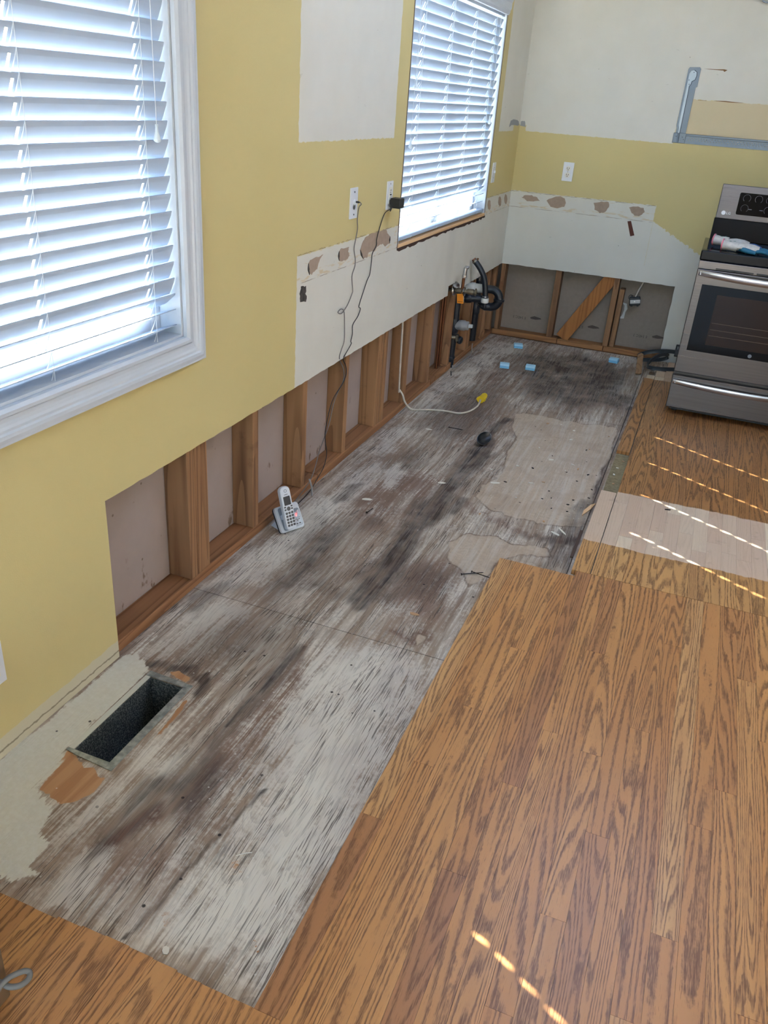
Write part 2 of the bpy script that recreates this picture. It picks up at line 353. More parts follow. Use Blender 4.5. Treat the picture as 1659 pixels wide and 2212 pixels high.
# stamped print on the paper behind
M_PRINT = plain('faded_stamp_ink', (96, 84, 76), 0.9)
def stamp(txt, x, z, sz):
    c = bpy.data.curves.new('stamp', 'FONT'); c.body = txt; c.size = sz; c.extrude = 0.0002; c.resolution_u = 2
    o = bpy.data.objects.new('tmp', c); COL.objects.link(o); me = bpy.data.meshes.new_from_object(o.evaluated_get(bpy.context.evaluated_depsgraph_get()))
    COL.objects.unlink(o); bpy.data.objects.remove(o); me.materials.append(M_PRINT); return me
bpy.context.view_layer.update()
for x, z in ((0.15, 0.135), (0.57, 0.135), (1.02, 0.135)):
    me = stamp('E 54EC 3', x, z, 0.026)
    o = place('stamped_print', me, WALL_B, (x + 0.06, 0.1012, z)); o.rotation_euler = (PI / 2, PI, 0)
    q = MB(); q.prism([(0, 0), (0.03, 0.012), (0.075, 0.004), (0.085, -0.004), (0.04, -0.012), (0.005, -0.01)], frame_m((x + 0.09, 0.1015, z + 0.004), (1, 0, 0), (0, 0, 1)), 0.0006).build('stamped_emblem', M_PRINT, WALL_B)
# torn paper spots
def spot(poly, wall, mat, off=0.0, name='torn_paper'):
    M = frame_m((0.0005, 0, 0), (0, 1, 0), (0, 0, 1)) if wall is WALL_L else frame_m((0, -0.0005, 0), (1, 0, 0), (0, 0, 1))
    out = []
    n = len(poly)
    for i in range(n):
        a, b = Vector(poly[i]), Vector(poly[(i + 1) % n])
        for t in (0, 0.35, 0.7):
            p = a.lerp(b, t); out.append((p.x + (hsh(p.x * 9, p.y * 7) - .5) * .006, p.y + (hsh(p.y * 5, p.x * 3) - .5) * .006))
    M = M @ Matrix.Translation((0, 0, -0.0004 + off)); return MB().prism(out, M, 0.0012).build(name, mat, wall)
T = [[(-3.14, 0.96), (-3.114, 0.968), (-3.058, 0.966), (-3.02, 0.968), (-3.048, 0.955), (-3.061, 0.941), (-3.069, 0.926), (-3.097, 0.92), (-3.114, 0.911), (-3.133, 0.914), (-3.13, 0.935), (-3.144, 0.945)],
     [(-2.871, 0.963), (-2.849, 0.971), (-2.779, 0.968), (-2.783, 0.952), (-2.764, 0.932), (-2.795, 0.92), (-2.838, 0.918), (-2.866, 0.929)],
     [(-2.637, 0.964), (-2.611, 0.982), (-2.558, 0.99), (-2.471, 0.991), (-2.367, 0.991), (-2.35, 0.971), (-2.312, 0.953), (-2.314, 0.924), (-2.366, 0.917), (-2.396, 0.934), (-2.448, 0.932), (-2.496, 0.915), (-2.564, 0.917), (-2.574, 0.9), (-2.616, 0.899), (-2.631, 0.919), (-2.655, 0.94)],
     [(-0.527, 0.943), (-0.527, 0.921), (-0.55, 0.914), (-0.583, 0.926), (-0.605, 0.949), (-0.605, 0.97), (-0.582, 0.978), (-0.55, 0.966)],
     [(-0.252, 0.942), (-0.252, 0.919), (-0.277, 0.912), (-0.313, 0.924), (-0.338, 0.948), (-0.338, 0.97), (-0.313, 0.978), (-0.278, 0.966)],
     [(-0.087, 0.943), (-0.087, 0.92), (-0.113, 0.912), (-0.151, 0.925), (-0.177, 0.95), (-0.178, 0.972), (-0.152, 0.98), (-0.115, 0.968)]]
for t in T: spot(t, WALL_L, M_TORN)
for t in ([(0.077, 0.957), (0.101, 0.971), (0.147, 0.975), (0.183, 0.968), (0.204, 0.949), (0.165, 0.939), (0.118, 0.934), (0.098, 0.949)],
          [(0.25, 0.954), (0.298, 0.98), (0.337, 0.989), (0.373, 0.977), (0.383, 0.951), (0.376, 0.929), (0.332, 0.911), (0.285, 0.919)],
          [(0.567, 0.971), (0.615, 0.984), (0.662, 0.986), (0.67, 0.96), (0.65, 0.921), (0.617, 0.914), (0.581, 0.929)],
          [(0.795, 0.97), (0.837, 0.98), (0.887, 0.973), (0.902, 0.953), (0.881, 0.925), (0.849, 0.919), (0.824, 0.934)]): spot(t, WALL_B, M_TORN)
M_HOLE = plain('dark_hole', (84, 78, 72), 0.95, var=0.9)
spot([(-3.21, 0.858), (-3.198, 0.88), (-3.162, 0.877), (-3.157, 0.857), (-3.165, 0.85), (-3.149, 0.836), (-3.159, 0.821), (-3.204, 0.828)], WALL_L, M_HOLE, name='ragged_hole')
# curled paper edges and dark slits beside the torn spots
for (y0, z0), (y1, z1) in (((-2.872, .963), (-2.868, .926)), ((-3.144, .955), (-3.132, .912)), ((-2.655, .94), (-2.618, .899)), ((-2.313, .955), (-2.312, .925))):
    MB().tube(spline([(0.001, y0, z0), (0.0015, (y0 + y1) / 2 - .006, (z0 + z1) / 2), (0.001, y1, z1)], 4), [.0012, .002, .003, .004, .0045, .0035, .0025, .002, .001], 6).build('paper_slit', M_HOLE, WALL_L)
M_GREYP = plain('grey_smudge_paint', (150, 153, 156), 0.7)
spot([(-0.295, 1.39), (-0.27, 1.424), (-0.181, 1.432), (-0.056, 1.424), (-0.015, 1.399), (-0.05, 1.396), (-0.2, 1.402)], WALL_L, M_GREYP, -0.0004, 'paint_smudge')
spot([(0.003, 1.394), (0.005, 1.42), (0.031, 1.425), (0.044, 1.392)], WALL_B, M_GREYP, -0.0004, 'paint_smudge')
M_STAIN = plain('brown_wall_stain', (134, 98, 58), 0.8, var=0.3)
for pl in ([(1.17, 1.621), (1.24, 1.6235), (1.33, 1.6205), (1.345, 1.619), (1.26, 1.6175), (1.19, 1.619)], [(1.075, 1.787), (1.15, 1.7875), (1.19, 1.790), (1.21, 1.7875), (1.195, 1.776), (1.187, 1.783), (1.10, 1.785)], [(1.08, 1.6185), (1.13, 1.6195), (1.13, 1.6178), (1.08, 1.6172)]):
    MB().prism(pl, frame_m((0, -0.0002, 0), (1, 0, 0), (0, 0, 1)), 0.0009).build('rust_streak', M_STAIN, WALL_B)
M_PDRIP = plain('white_plaster_smear', (216, 214, 206), 0.8)
for pl in ([(0.864, 0.34), (0.899, 0.334), (0.909, 0.30), (0.899, 0.277), (0.897, 0.231), (0.864, 0.226), (0.88, 0.25), (0.888, 0.29), (0.885, 0.32)], [(0.715, .40), (0.735, .405), (0.75, .38), (0.74, .365), (0.722, .38)]):
    MB().prism(pl, frame_m((0, 0.1012, 0), (1, 0, 0), (0, 0, 1)), 0.002).build('plaster_smear', M_PDRIP, WALL_B)
# ------------------------------------------------------------------ windows
def window(n, W, casing):
    y0, y1, z0, z1 = W
    r = empty('window_%d' % n, (-0.06, (y0 + y1) / 2, z0), kind='structure')
    t = 0.012
    mj = M_TRIM
    for nm, b in (('jamb', (-0.13, -0.001, y0, y0 + t, z0, z1)), ('jamb', (-0.13, -0.001, y1 - t, y1, z0, z1)), ('head_jamb', (-0.13, -0.001, y0 + t, y1 - t, z1 - t, z1))):
        box(nm, b, mj, r)
    box('sill_board', (-0.13, -0.001, y0 + t, y1 - t, z0, z0 + t), M_TRIM if casing else M_RAWSILL, r)
    mid = (y0 + y1) / 2; xa, xb = -0.118, -0.070; f = 0.042
    a0, a1, c0, c1 = y0 + t, y1 - t, z0 + t, z1 - t
    for b in ((xa, xb, a0, a0 + f, c0, c1), (xa, xb, a1 - f, a1, c0, c1), (xa, xb, a0 + f, a1 - f, c0, c0 + f), (xa, xb, a0 + f, a1 - f, c1 - f, c1), (xa, xb, mid - 0.028, mid + 0.028, c0 + f, c1 - f)):
        box('sash_frame', b, M_VINYL, r, bevel=0.003)
    box('glass_pane', (-0.098, -0.095, a0 + f, mid - 0.028, c0 + f, c1 - f), M_GLASS, r)
    box('glass_pane', (-0.098, -0.095, mid + 0.028, a1 - f, c0 + f, c1 - f), M_GLASS, r)
    if casing:
        # moulded picture-frame casing, mitred; profile of (distance outwards from the opening, thickness)
        prof = [(-0.004, 0.0), (-0.004, 0.012), (0.004, 0.018), (0.012, 0.018), (0.017, 0.013), (0.026, 0.013), (0.034, 0.0155), (0.040, 0.019), (0.046, 0.019), (0.050, 0.0235), (0.058, 0.025), (0.068, 0.023), (0.0735, 0.023), (0.0745, 0.0), ]
        C = [(y0, z0), (y1, z0), (y1, z1), (y0, z1)]; D = [(-1, -1), (1, -1), (1, 1), (-1, 1)]
        for i in range(4):
            j = (i + 1) % 4; vs = []
            for k in (i, j):
                for d, h in prof: vs.append((h, C[k][0] + D[k][0] * d, C[k][1] + D[k][1] * d))
            m = len(prof); MB().add(vs, [(q, q + 1, m + q + 1, m + q) for q in range(m - 1)] + [(m - 1, 0, m, 2 * m - 1), tuple(range(m)), tuple(range(m, 2 * m))]).build('casing', M_TRIM, r)
    else:
        # stripped opening: dark gap beside the drywall and torn paper along the sill
        for a in (y0 - 0.006, y1 + 0.001):
            box('gap_strip', (-0.010, 0.0012, a, a + 0.005, z0 - 0.01, z1), M_DARKGAP, r)
        pts = []
        for i, y in enumerate(fr(y0 - 0.005, y1 + 0.02, 0.03)): pts.append((y, z0 - 0.012 - hsh(y, 4) * 0.010))
        for y in fr(y0 - 0.005, y1 + 0.02, 0.05)[::-1]: pts.append((y, z0 - 0.002 - hsh(y, 8) * 0.003))
        MB().prism(pts, frame_m((-0.002, 0, 0), (0, 1, 0), (0, 0, 1)), 0.0036).build('torn_edge', M_DARKGAP, r)
        box('raw_stool', (-0.062, 0.004, y0 + 0.004, y1 - 0.004, z0 - 0.003, z0 + 0.014), M_RAWSILL, r, bevel=0.002)
    return r
window(1, W1, True); window(2, W2, False)
M_SLAT = plain('white_blind_slat', (178, 194, 214), 0.45)
M_CORD = plain('white_cord', (205, 210, 218), 0.7)
M_TASSEL = plain('white_plastic_tassel', (214, 224, 230), 0.35)
def blind(label, ya, yb, ztop, zbot, pitch, stations, zslot, xin=-0.010, width=0.0505, tilt=67.0, pulls=()):
    r = empty('window_blind', (xin - 0.012, (ya + yb) / 2, zbot - 0.02), label, 'blind')
    c, s = math.cos(math.radians(tilt)), math.sin(math.radians(tilt)); th = 0.0028
    def fn(u, y, d, tl=None):                   # u from 0 (outer, low) to width (inner, high)
        c, s = math.cos(math.radians(tl or tilt)), math.sin(math.radians(tl or tilt))
        e = 4 * 0.0022 * (u / width) * (1 - u / width)   # crown bulges to the room side
        k = e - d; return (xin - (width - u) * c + s * k, y, -(width - u) * s - c * k)
    us = [0, width * .12, width * .22, width * .78, width * .88, width]
    def slat(slots, tl=None):
        ys = [ya, yb] + [q for t in slots for q in (t - 0.0045, t + 0.0045)]
        return plate(us, ys, lambda u, y: inr(u, width * .22, width * .78) and any(abs(y - t) < 0.0045 for t in slots), lambda u, y, d: fn(u, y, d, tl), th)
    mesh = {}
    z = ztop; k = 0; zs = []
    while z > zbot + 0.02:
        left = (z - zbot - 0.02) / pitch            # slats hang flatter where they settle on the rail
        kind = 18.0 if left < 2 else 42.0 if left < 3 else (z - 0.023 > zslot)
        if kind not in mesh:
            o = slat(stations if kind in (True, 42.0) else [], None if isinstance(kind, bool) else kind).build('slat', M_SLAT, r, smooth=False, org=(0, 0, 0)); mesh[kind] = o.data
            o.location = Vector((0, 0, z)) - ORG[r.name]
        else:
            o = bpy.data.objects.new('slat', mesh[kind]); COL.objects.link(o); o.parent = r; o.location = Vector((0, 0, z)) - ORG[r.name]
        zs.append(z); z -= pitch
    box('bottom_rail', (xin - 0.034, xin + 0.012, ya, yb, zbot - 0.013, zbot + 0.004), M_SLAT, r, bevel=0.004)
    box('headrail', (xin - 0.05, xin + 0.004, ya, yb, ztop + 0.012, ztop + 0.055), M_SLAT, r, bevel=0.002)
    for t in stations:
        m = MB(); m.tube([(xin + 0.003, t + 0.014, zbot + 0.004), (xin + 0.003, t + 0.014, ztop + 0.02)], 0.0008, 5)
        for q in zs:
            m.tube([(xin + 0.003, t + 0.014, q + 0.001), (xin - 0.003, t + 0.012, q - 0.020), (xin - 0.012, t + 0.010, q - 0.043)], [0.0007, 0.0012, 0.0022], 5)
        m.build('ladder_cord', M_CORD, r, kind='stuff')
        MB().lathe([(0.0, 0), (0.006, 0.001), (0.006, 0.004), (0.0, 0.005)], axis_m((xin + 0.012, t, zbot - 0.006), (1, 0, -0.5)), 10, False).build('rail_button', M_TASSEL, r)
    for (y, zt, zb) in pulls:
        pc = MB().tube([(xin + 0.014, y - 0.003, ztop + 0.012), (xin + 0.014, y, zt)], 0.0011, 6).build('pull_cord', M_CORD, r)
        h = zt - zb
        MB().lathe([(0.0028, h), (0.0042, h * .97), (0.0032, h * .85), (0.0040, h * .6), (0.0075, h * .36), (0.0085, h * .3), (0.0085, h * .24), (0.0092, h * .22), (0.0092, h * .12), (0.0065, h * .04), (0.002, 0)],
                   Matrix.Translation((xin + 0.014, y, zb)), 14).build('tassel', M_TASSEL, pc, smooth=True)
    return r
B1 = blind('white slatted blind in the trimmed window nearest the camera', -5.43, -3.962, 1.643 + 0.0437 * 9, 0.864, 0.0437, [-4.075, -4.477, -4.88, -5.28], 0.945, xin=-0.012, pulls=[(-4.030, 1.418, 1.376)])
B2 = blind('white slatted blind in the stripped far window without trim', -2.183, -0.690, 1.85 + 0.0437 * 2, 0.930, 0.0437, [-2.035, -1.632, -1.234, -0.850], 0.985, xin=-0.012, pulls=[(-2.118, 1.594, 1.548), (-2.136, 1.356, 1.312), (-0.80, 1.449, 1.405)])
# moulded valance over the far blind
vr = MB(); prof = [(-0.008, 0.0), (0.010, 0.0), (0.016, 0.012), (0.016, 0.022), (0.022, 0.030), (0.022, 0.055), (0.030, 0.075), (0.030, 0.085), (-0.008, 0.085)]
vr.prism(prof, frame_m((0.0, -2.20, 1.962), (1, 0, 0), (0, 0, 1)) @ Matrix.Diagonal((1, 1, -1, 1)), 1.53)
vr.build('blind_valance', M_TRIM, B2)

# ------------------------------------------------------------------ floor
def vnoise(x, y, seed=0):
    xi, yi = np.floor(x), np.floor(y); xf, yf = x - xi, y - yi; u, v = xf * xf * (3 - 2 * xf), yf * yf * (3 - 2 * yf)
    def h(a, b): t = np.sin(a * 127.1 + b * 311.7 + seed * 74.7) * 43758.5453; return t - np.floor(t)
    return (h(xi, yi) * (1 - u) + h(xi + 1, yi) * u) * (1 - v) + (h(xi, yi + 1) * (1 - u) + h(xi + 1, yi + 1) * u) * v
def fbm(x, y, seed=0, o=4):
    r = 0; a = .5
    for i in range(o): r = r + a * vnoise(x, y, seed + i); x = x * 2.03; y = y * 2.03; a *= .5
    return r / (1 - .5 ** o)
STAINS=[
('grime','s',0.85,0.045,[(0.54,-1.72),(0.51,-2.09),(0.51,-2.45),(0.52,-2.84),(0.52,-3.15),(0.51,-3.42),(0.51,-3.63),(0.49,-3.76)]),
('grime','s',0.55,0.090,[(0.53,-2.25),(0.52,-2.63),(0.52,-3.01),(0.51,-3.32),(0.48,-3.57)]),
('grime','p',0.62,0.100,[(0.14,-3.48),(0.16,-3.26),(0.28,-3.23),(0.33,-3.46),(0.31,-3.62),(0.23,-3.68)]),
('grime','p',0.50,0.090,[(0.15,-3.78),(0.21,-3.62),(0.32,-3.62),(0.29,-3.77),(0.22,-3.86)]),
('grime','p',0.75,0.160,[(0.31,-0.48),(0.65,-0.11),(1.06,-0.34),(1.10,-1.16),(0.81,-1.38),(0.51,-1.25)]),
('grime','p',0.45,0.120,[(0.10,-1.51),(0.32,-1.17),(0.48,-1.46),(0.48,-1.96),(0.30,-2.21),(0.16,-2.15)]),
('grime','p',0.50,0.090,[(0.15,-2.54),(0.26,-2.38),(0.36,-2.54),(0.28,-2.68),(0.18,-2.67)]),
('grime','s',0.60,0.030,[(0.486,-2.497),(0.526,-2.317),(0.531,-2.075)]),
('grime','s',0.50,0.030,[(0.429,-2.892),(0.454,-3.050)]),
('grime','s',0.50,0.030,[(0.604,-2.819),(0.607,-2.965)]),
('grime','s',0.45,0.040,[(0.14,-2.90),(0.14,-3.08)]),
('grime','s',0.40,0.030,[(0.352,-3.153),(0.341,-3.227)]),
('grime','p',0.38,0.140,[(0.12,-4.24),(0.18,-3.96),(0.38,-3.91),(0.44,-4.08),(0.38,-4.30),(0.27,-4.36)]),
('grime','s',0.80,0.028,[(0.099,-4.343),(0.143,-4.316),(0.210,-4.321),(0.271,-4.344),(0.293,-4.390)]),
('grime','s',0.45,0.030,[(0.450,-4.058),(0.443,-4.224),(0.431,-4.387),(0.421,-4.512)]),
('grime','s',0.90,0.008,[(0.456,-4.055),(0.445,-4.199),(0.435,-4.331),(0.427,-4.454)]),
('grime','p',0.75,0.070,[(0.39,-4.66),(0.42,-4.53),(0.51,-4.58),(0.53,-4.72),(0.47,-4.77),(0.40,-4.73)]),
('grime','s',0.50,0.050,[(0.39,-4.72),(0.40,-4.81),(0.39,-4.89)]),
('grime','s',0.85,0.006,[(0.573,-5.074),(0.582,-5.002),(0.588,-4.894),(0.593,-4.810),(0.606,-4.731),(0.629,-4.618)]),
('grime','s',0.40,0.070,[(0.37,-3.73),(0.49,-3.73),(0.57,-3.66)]),
('grime','p',0.45,0.080,[(0.55,-3.46),(0.69,-3.35),(0.78,-3.48),(0.71,-3.62),(0.59,-3.62)]),
('grime','s',0.50,0.020,[(1.114,-3.219),(1.119,-2.800),(1.123,-2.279),(1.128,-1.140)]),
('grime','s',0.50,0.050,[(1.05,-3.23),(1.07,-2.85),(1.08,-2.60)]),
('grime','s',0.45,0.050,[(0.06,-3.87),(0.06,-4.02)]),
('grime','s',0.45,0.050,[(1.11,-3.00),(1.03,-2.96),(0.94,-2.97)]),
('brown','p',0.80,0.070,[(0.45,-4.06),(0.54,-4.08),(0.53,-4.27),(0.52,-4.45),(0.54,-4.62),(0.54,-4.75),(0.48,-4.75),(0.44,-4.67),(0.43,-4.51),(0.44,-4.30)]),
('brown','s',0.85,0.030,[(0.435,-4.795),(0.412,-4.850),(0.398,-4.914),(0.387,-4.946)]),
('brown','p',0.60,0.060,[(0.44,-4.91),(0.50,-4.87),(0.57,-4.90),(0.53,-4.96),(0.47,-4.96)]),
('brown','p',0.55,0.090,[(0.11,-4.34),(0.23,-4.28),(0.34,-4.36),(0.35,-4.49),(0.34,-4.55)]),
('brown','s',0.75,0.022,[(0.673,-3.850),(0.722,-3.867),(0.758,-3.903)]),
('brown','s',0.70,0.012,[(0.758,-3.903),(0.744,-3.842),(0.771,-3.806),(0.795,-3.830),(0.801,-3.895)]),
('brown','p',0.50,0.100,[(0.54,-3.43),(0.72,-3.29),(0.83,-3.59),(0.77,-3.74),(0.60,-3.71)]),
('brown','p',0.45,0.100,[(0.19,-2.95),(0.32,-2.60),(0.46,-2.69),(0.48,-3.08),(0.35,-3.25),(0.22,-3.18)]),
('brown','p',0.50,0.120,[(0.00,-0.56),(0.31,-0.48),(0.46,-1.28),(0.22,-1.33)]),
('brown','p',0.35,0.150,[(0.15,-1.75),(0.41,-1.41),(0.59,-2.11),(0.38,-2.37)]),
('brown','s',0.50,0.030,[(0.634,-2.853),(0.751,-2.910),(0.861,-2.964),(0.993,-2.959),(1.105,-2.962)]),
('brown','s',0.35,0.060,[(0.69,-4.44),(0.71,-4.60),(0.71,-4.67)]),
('brown','s',0.35,0.050,[(0.80,-4.42),(0.80,-4.53)]),
('brown','s',0.40,0.040,[(0.80,-4.18),(0.81,-4.44)]),
('brown','s',0.30,0.060,[(0.80,-4.87),(0.79,-4.96)]),
('brown','s',0.35,0.050,[(0.89,-4.85),(0.88,-4.98)]),
('brown','s',0.50,0.030,[(0.567,-4.320),(0.614,-4.360)]),
('bare','p',1.00,0.012,[(0.549,-1.618),(0.665,-1.579),(0.769,-1.582),(0.893,-1.563),(1.094,-1.569),(1.117,-1.969),(1.123,-2.308),(1.121,-2.812),(1.011,-2.859),(0.855,-2.852),(0.732,-2.838),(0.640,-2.758),(0.624,-2.638),(0.674,-2.519),(0.646,-2.512),(0.686,-2.454),(0.659,-2.206),(0.617,-1.875)]),
('bare','p',1.00,0.012,[(0.650,-3.192),(0.704,-3.094),(0.795,-3.079),(0.893,-3.098),(1.012,-3.054),(1.043,-3.119),(0.930,-3.179),(0.867,-3.252),(0.850,-3.355),(0.818,-3.488),(0.766,-3.417),(0.706,-3.318)]),
('bare','p',0.90,0.008,[(0.758,-3.890),(0.753,-3.837),(0.780,-3.824),(0.788,-3.880),(0.777,-3.913)]),
('brown','p',0.35,0.050,[(0.28,-2.68),(0.43,-2.59),(0.45,-2.80),(0.39,-2.92),(0.29,-2.84)]),
('white','p',0.85,0.120,[(0.49,-4.17),(0.59,-4.00),(0.85,-3.95),(0.87,-4.32),(0.88,-4.72),(0.87,-5.00),(0.74,-5.07),(0.59,-5.06),(0.63,-4.81),(0.61,-4.62)]),
('white','p',0.70,0.060,[(0.02,-3.93),(0.04,-3.58),(0.06,-3.05),(0.07,-2.62),(0.18,-2.61),(0.19,-3.20),(0.17,-3.54),(0.15,-3.78)]),
('white','p',0.70,0.060,[(0.04,-4.33),(0.04,-3.95),(0.23,-3.93),(0.19,-4.12),(0.15,-4.32)]),
('white','p',0.55,0.060,[(0.08,-2.58),(0.04,-1.55),(0.07,-1.01),(0.17,-1.26),(0.14,-2.09),(0.14,-2.44)]),
('white','p',0.60,0.060,[(0.06,-1.54),(0.04,-0.19),(0.27,-0.17),(0.17,-1.26)]),
('white','p',0.45,0.080,[(0.44,-0.04),(1.08,0.06),(1.05,-0.23),(0.52,-0.27)]),
('white','p',0.60,0.040,[(0.20,-2.78),(0.24,-2.64),(0.31,-2.71),(0.29,-2.89)]),
('white','p',0.50,0.050,[(0.82,-3.16),(0.90,-3.20),(0.85,-3.28),(0.85,-3.48),(0.81,-3.53),(0.80,-3.43)]),
('white','p',0.50,0.100,[(0.25,-4.70),(0.29,-4.59),(0.37,-4.63),(0.37,-4.76),(0.35,-4.88),(0.30,-4.89)]),
('white','p',0.50,0.080,[(0.71,-2.31),(0.94,-1.83),(1.10,-2.32),(0.88,-2.71)]),
('paint','p',1.00,0.020,[(-0.004,-4.892),(-0.002,-4.806),(-0.004,-4.609),(0.001,-4.352),(0.045,-4.313),(0.120,-4.361),(0.127,-4.566),(0.131,-4.680),(0.121,-4.712),(0.139,-4.791),(0.136,-4.834),(0.214,-4.868),(0.232,-4.934),(0.281,-4.968),(0.279,-5.022),(0.317,-5.043),(0.252,-5.073),(0.201,-5.096)]),
('white','p',0.95,0.020,[(0.366,-4.935),(0.387,-4.908),(0.416,-4.905),(0.423,-4.930),(0.434,-4.990),(0.427,-5.054),(0.378,-5.052),(0.366,-4.995)]),
('paint','p',0.50,0.020,[(-0.002,-4.349),(0.005,-4.189),(0.045,-4.209),(0.052,-4.322)]),
('raw','p',1.00,0.012,[(0.123,-4.714),(0.264,-4.728),(0.267,-4.788),(0.220,-4.853),(0.144,-4.835),(0.134,-4.785)]),
('raw','p',1.00,0.008,[(0.275,-4.424),(0.291,-4.433),(0.298,-4.571),(0.292,-4.593)]),
('raw','p',1.00,0.008,[(0.163,-4.344),(0.187,-4.323),(0.240,-4.348),(0.232,-4.366)]),
('raw','s',0.50,0.020,[(0.659,-4.821),(0.681,-4.838)]),
('raw','s',0.50,0.020,[(0.608,-5.008),(0.629,-5.021)]),
('raw','s',0.60,0.008,[(0.800,-4.978),(0.818,-4.997)])]

def seg_d(X, Y, a, b):
    ax, ay = a; bx, by = b; dx, dy = bx - ax, by - ay; t = np.clip(((X - ax) * dx + (Y - ay) * dy) / (dx * dx + dy * dy + 1e-9), 0, 1)
    return np.hypot(X - ax - t * dx, Y - ay - t * dy)
def poly_sd(X, Y, P):
    ins = np.zeros(X.shape, bool); d = np.full(X.shape, 9.0); n = len(P)
    for i in range(n):
        (x0, y0), (x1, y1) = P[i], P[(i + 1) % n]; d = np.minimum(d, seg_d(X, Y, P[i], P[(i + 1) % n]))
        if y0 != y1: ins ^= ((y0 > Y) != (y1 > Y)) & (X < (x1 - x0) * (Y - y0) / (y1 - y0) + x0)
    return np.where(ins, d, -d)
def masks(X, Y):
    out = {k: np.zeros(X.shape) for k in ('grime', 'brown', 'bare', 'white', 'paint', 'raw')}
    wx = (fbm(X * 9, Y * 5, 11) - .5); wy = (fbm(X * 9, Y * 4, 23) - .5)
    wx2 = (fbm(X * 40, Y * 14, 31) - .5); wy2 = (fbm(X * 40, Y * 12, 41) - .5)
    streak = fbm(X * 60, Y * 3.0, 51) - .5
    for k, kind, s, w, P in STAINS:
        am = min(w * 1.6, .09) + .006; a2 = min(w * .6, .02) + .004
        if k == 'bare': am = .05; a2 = .012
        x = X + wx * am * 1.2 + wx2 * a2; y = Y + wy * am * 2.2 + wy2 * a2 * 2 + streak * min(w * 2, .16)
        if kind == 's':
            d = np.full(X.shape, 9.0)
            for a, b in zip(P[:-1], P[1:]): d = np.minimum(d, seg_d(x, y, a, b))
            v = np.clip(1.25 - d / w, 0, 1)
        else:
            v = np.clip(.5 + poly_sd(x, y, P) / (2 * w), 0, 1)
        v = v * v * (3 - 2 * v) * s
        out[k] = np.maximum(out[k], v) if k in ('bare', 'paint', 'raw') else 1 - (1 - out[k]) * (1 - v)
    return out
